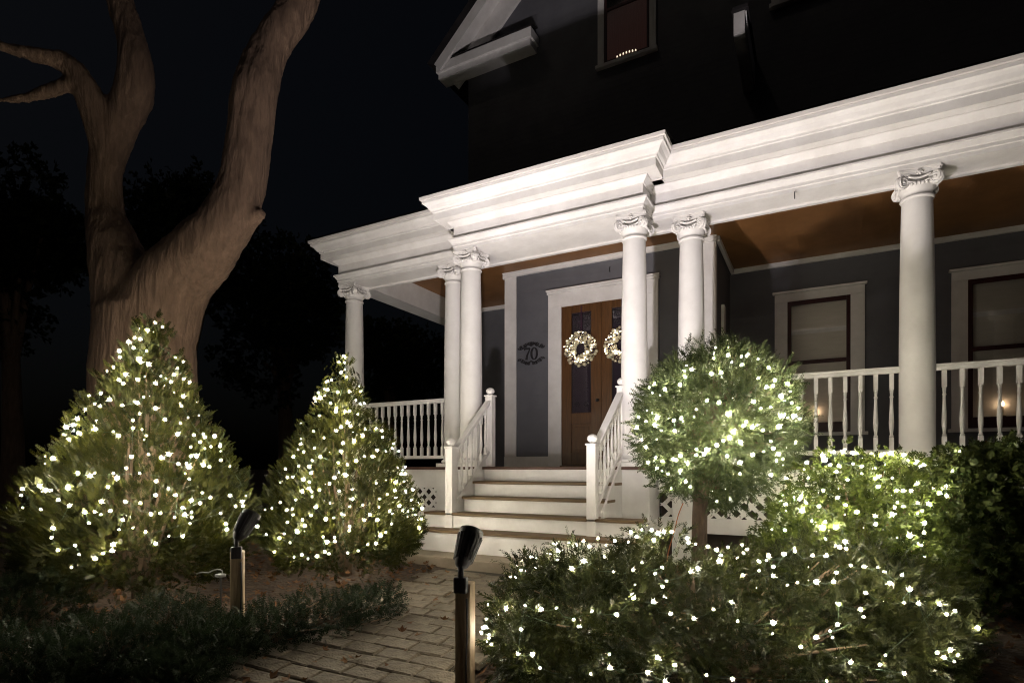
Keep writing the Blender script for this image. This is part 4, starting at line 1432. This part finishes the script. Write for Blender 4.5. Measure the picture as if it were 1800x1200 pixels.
Z5 = '''45,560 145,560 50,600 40,640 190,505 95,495 150,465 325,555 358,540 380,580 245,560 120,615 220,620 255,635 285,665 145,705 220,685 285,710 395,740 535,540 590,575 620,585 465,615 520,617 700,665 765,670 640,660 480,735 560,735 820,740 875,705 990,725 710,785 585,840 685,860 795,825 885,830 950,835 1120,870 1080,885 120,915 285,925 580,930 545,960 480,990 700,895 640,1105 775,1115 885,1155 100,1180 530,1190 1035,1060 1095,1045 1130,1070 1115,1100'''
Z6 = '''355,285 420,215 492,212 555,165 598,178 540,238 580,222 655,250 680,262 735,205 790,220 815,190 810,270 885,278 425,365 470,395 395,420 345,395 545,385 610,352 675,343 780,412 955,155 1095,145 1195,130 1265,140 1350,152 1420,135 1505,160 1030,200 985,250 1110,240 1280,240 1310,180 1175,215 975,340 850,365 1205,375 1150,420 1285,440 1330,405 1030,430 1355,485 1545,410 1500,430 1690,260 1690,315 1685,365 1560,220 1610,215 1500,220 180,615 190,680 175,755 205,755 170,805 235,820 275,815 205,860 275,875 375,650 335,690 495,635 590,655 685,650 790,720 900,672 1050,690 1155,590 1275,615 1380,685 1520,715 1640,660 585,1015 540,930 450,930 895,1050 1010,1015 1240,1040 1345,1095 1600,1060'''


def marks(txt, ox, oy, sc):
    return [(ox + float(a) / sc, oy + float(b) / sc) for a, b in (w.split(',') for w in txt.split())]


def light_string(keys, pts, label, extra, deep):
    surfs = []
    for k in keys:
        surfs += SURF[k][1]
    vs, fs = [], []
    for v, f in surfs:
        b0 = len(vs)
        vs += v
        fs += [tuple(i + b0 for i in q) for q in f]
    bvh = BVHTree.FromPolygons(vs, fs)
    cen = sum(vs, Vector((0, 0, 0))) / len(vs)
    pos = []
    for (u, v) in pts:
        d = px(u, v, 1.0)
        h = bvh.ray_cast(Vector((0, 0, 0)), d)
        if h[0] is None:
            q = d * (cen.dot(d) / d.dot(d))
            near = bvh.find_nearest(q)[0]
            if (near - q).length > 0.3:
                continue
            p = near + (q - near) * 0.35
        else:
            p = h[0] - d.normalized() * 0.025
        pos.append(p)
    # the far side of the plant carries the same string
    rr = random.Random(len(pts))
    for _ in range(extra):
        v = vs[rr.randrange(len(vs))]
        if (v - cen).dot(cen) > 0.1 and v.z > cen.z - 0.4:
            pos.append(v + (v - cen).normalized() * 0.02)
    sp_, _n = sample_surface(vs, fs, deep * 4)                # bulbs that slipped between the twigs
    n_ = 0
    for q in sp_:
        v = Vector(q)
        if n_ < deep and v.z > gz(v.x, v.y) + 0.25 and v.z > cen.z - 0.8:
            ax = Vector((cen.x, cen.y, v.z)) if len(surfs) == 1 else cen
            pos.append(v.lerp(ax, rr.uniform(0.0, 0.10)))
            n_ += 1
    root = empty('string_lights', (cen.x, cen.y, cen.z))
    tag(root, label, 'string lights', 'strings of warm mini lights on the shrubs')
    left = list(pos)
    chain = [left.pop(0)]
    while left:
        j = min(range(len(left)), key=lambda i: (left[i] - chain[-1]).length_squared)
        chain.append(left.pop(j))
    m = MB()
    for a, b in zip(chain, chain[1:]):
        mid = (a + b) / 2
        h = bvh.find_nearest(mid)[0]
        mid = mid.lerp(h, 0.8) - Vector((0, 0, 0.01))
        m.tube([a, mid, b], 0.0022, 4, False)
    m.build('wire', WIREM, root)
    for p in chain:
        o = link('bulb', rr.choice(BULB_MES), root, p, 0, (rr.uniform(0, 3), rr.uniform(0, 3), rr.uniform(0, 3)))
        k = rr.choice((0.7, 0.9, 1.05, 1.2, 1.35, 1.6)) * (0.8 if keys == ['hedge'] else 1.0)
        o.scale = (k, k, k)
    return root


light_string(['cone1'], marks(Z1, 0, 540, 873 / 480), 'warm mini lights spiralled around the wide cone evergreen by the tree', 45, 75)
light_string(['cone2'], marks(Z2, 440, 600, 1029 / 360), 'warm mini lights spiralled around the smaller cone evergreen by the steps', 40, 60)
light_string(['ball'], marks(Z3, 1100, 560, 1800 / 700), 'warm mini lights wound around the round topiary', 25, 50)
light_string(['mid', 'far0'], marks(Z4, 1250, 740, 1435 / 550), 'warm mini lights heaped over the shrub below the wide porch column', 15, 75)
light_string(['hedge'], marks(Z5, 1250, 740, 1435 / 550) + marks(Z6, 780, 880, 1800 / 520), 'warm mini lights strung in rows over the low front hedge', 20, 20)

# ------------------------------------------------------------------ small things on the ground
rr = random.Random(11)
cd = [(-1.02, 5.0, -0.30), (-1.06, 5.0, -0.40), (-1.10, 5.02, -0.55), (-1.16, 5.05, -0.75), (-1.2, 5.1, -1.0), (-1.25, 5.2, -1.08)]
P, Q = resample(cd, [0.0042] * len(cd), 0.05)
tag(MB().tube(P, Q, 8).build('extension_cord', ORANGE, origin=P[-1]), 'orange extension cord hanging beside the topiary trunk', 'cord')
t = px(388, 1020, 4.6)
st = empty('outlet_stake', (t.x, t.y, gz(t.x, t.y)))
tag(st, 'small pale plastic outlet stake with a looped lead behind the left floodlight post', 'outlet stake')
MB().box(t.x - 0.005, t.x + 0.005, t.y - 0.005, t.y + 0.005, gz(t.x, t.y) - 0.05, t.z + 0.03).build('stake', IRON, st)
MB().box(t.x - 0.035, t.x + 0.03, t.y - 0.03, t.y + 0.03, t.z + 0.03, t.z + 0.055).build('outlet_box', GREYPL, st, 0.006)
q = [px(u, v, 4.6) for u, v in ((389, 1010), (391, 1003), (382, 1000), (372, 1003), (366, 1006), (356, 1005), (345, 1008))]
P, Q = resample(q, [0.005] * len(q), 0.02)
MB().tube(P, Q, 8).build('lead', GREYPL, st)

lv = np.array([(0, 0, 0), (0.02, 0.014, 0.006), (0.052, 0.0, 0.012), (0.02, -0.014, 0.003), (0.0, 0, 0), (0.012, 0.02, 0.004), (0.028, 0.03, 0.014), (0.024, 0.008, 0.004), (0.0, 0, 0), (0.024, -0.008, 0.004), (0.028, -0.03, 0.012), (0.012, -0.02, 0.002)])
VV = []
for k in range(5200):
    if rr.random() < 0.6:
        x, y = rr.uniform(-1.9, 3.0), rr.uniform(1.6, 6.6)
    else:
        x, y = rr.uniform(-7.5, -3.5), rr.uniform(1.5, 6.4)
    if rr.random() < 0.02:
        x, y = rr.uniform(-3.4, -2.0), rr.uniform(1.2, 5.0)
    a, s = rr.uniform(0, 6.28), rr.uniform(0.7, 1.5)
    tx, ty = rr.uniform(-0.6, 0.6), rr.uniform(-0.6, 0.6)
    M = Matrix.Rotation(a, 3, 'Z') @ Matrix.Rotation(tx, 3, 'X') @ Matrix.Rotation(ty, 3, 'Y')
    V = lv @ np.array(M).T * s + np.array((x, y, gz(x, y) + 0.035 + (0.03 if PX0 < x < PX1 else 0)))
    VV.append(V)
V = np.concatenate(VV)
me = bpy.data.meshes.new('fallen_leaves')
me.from_pydata(V.tolist(), [], [(4 * i, 4 * i + 1, 4 * i + 2, 4 * i + 3) for i in range(len(V) // 4)])
me.materials.append(DEADLEAF)
fl = link('fallen_leaves', me)
tag(fl, 'scattered brown fallen leaves over the planting beds', 'leaves', kind='stuff')
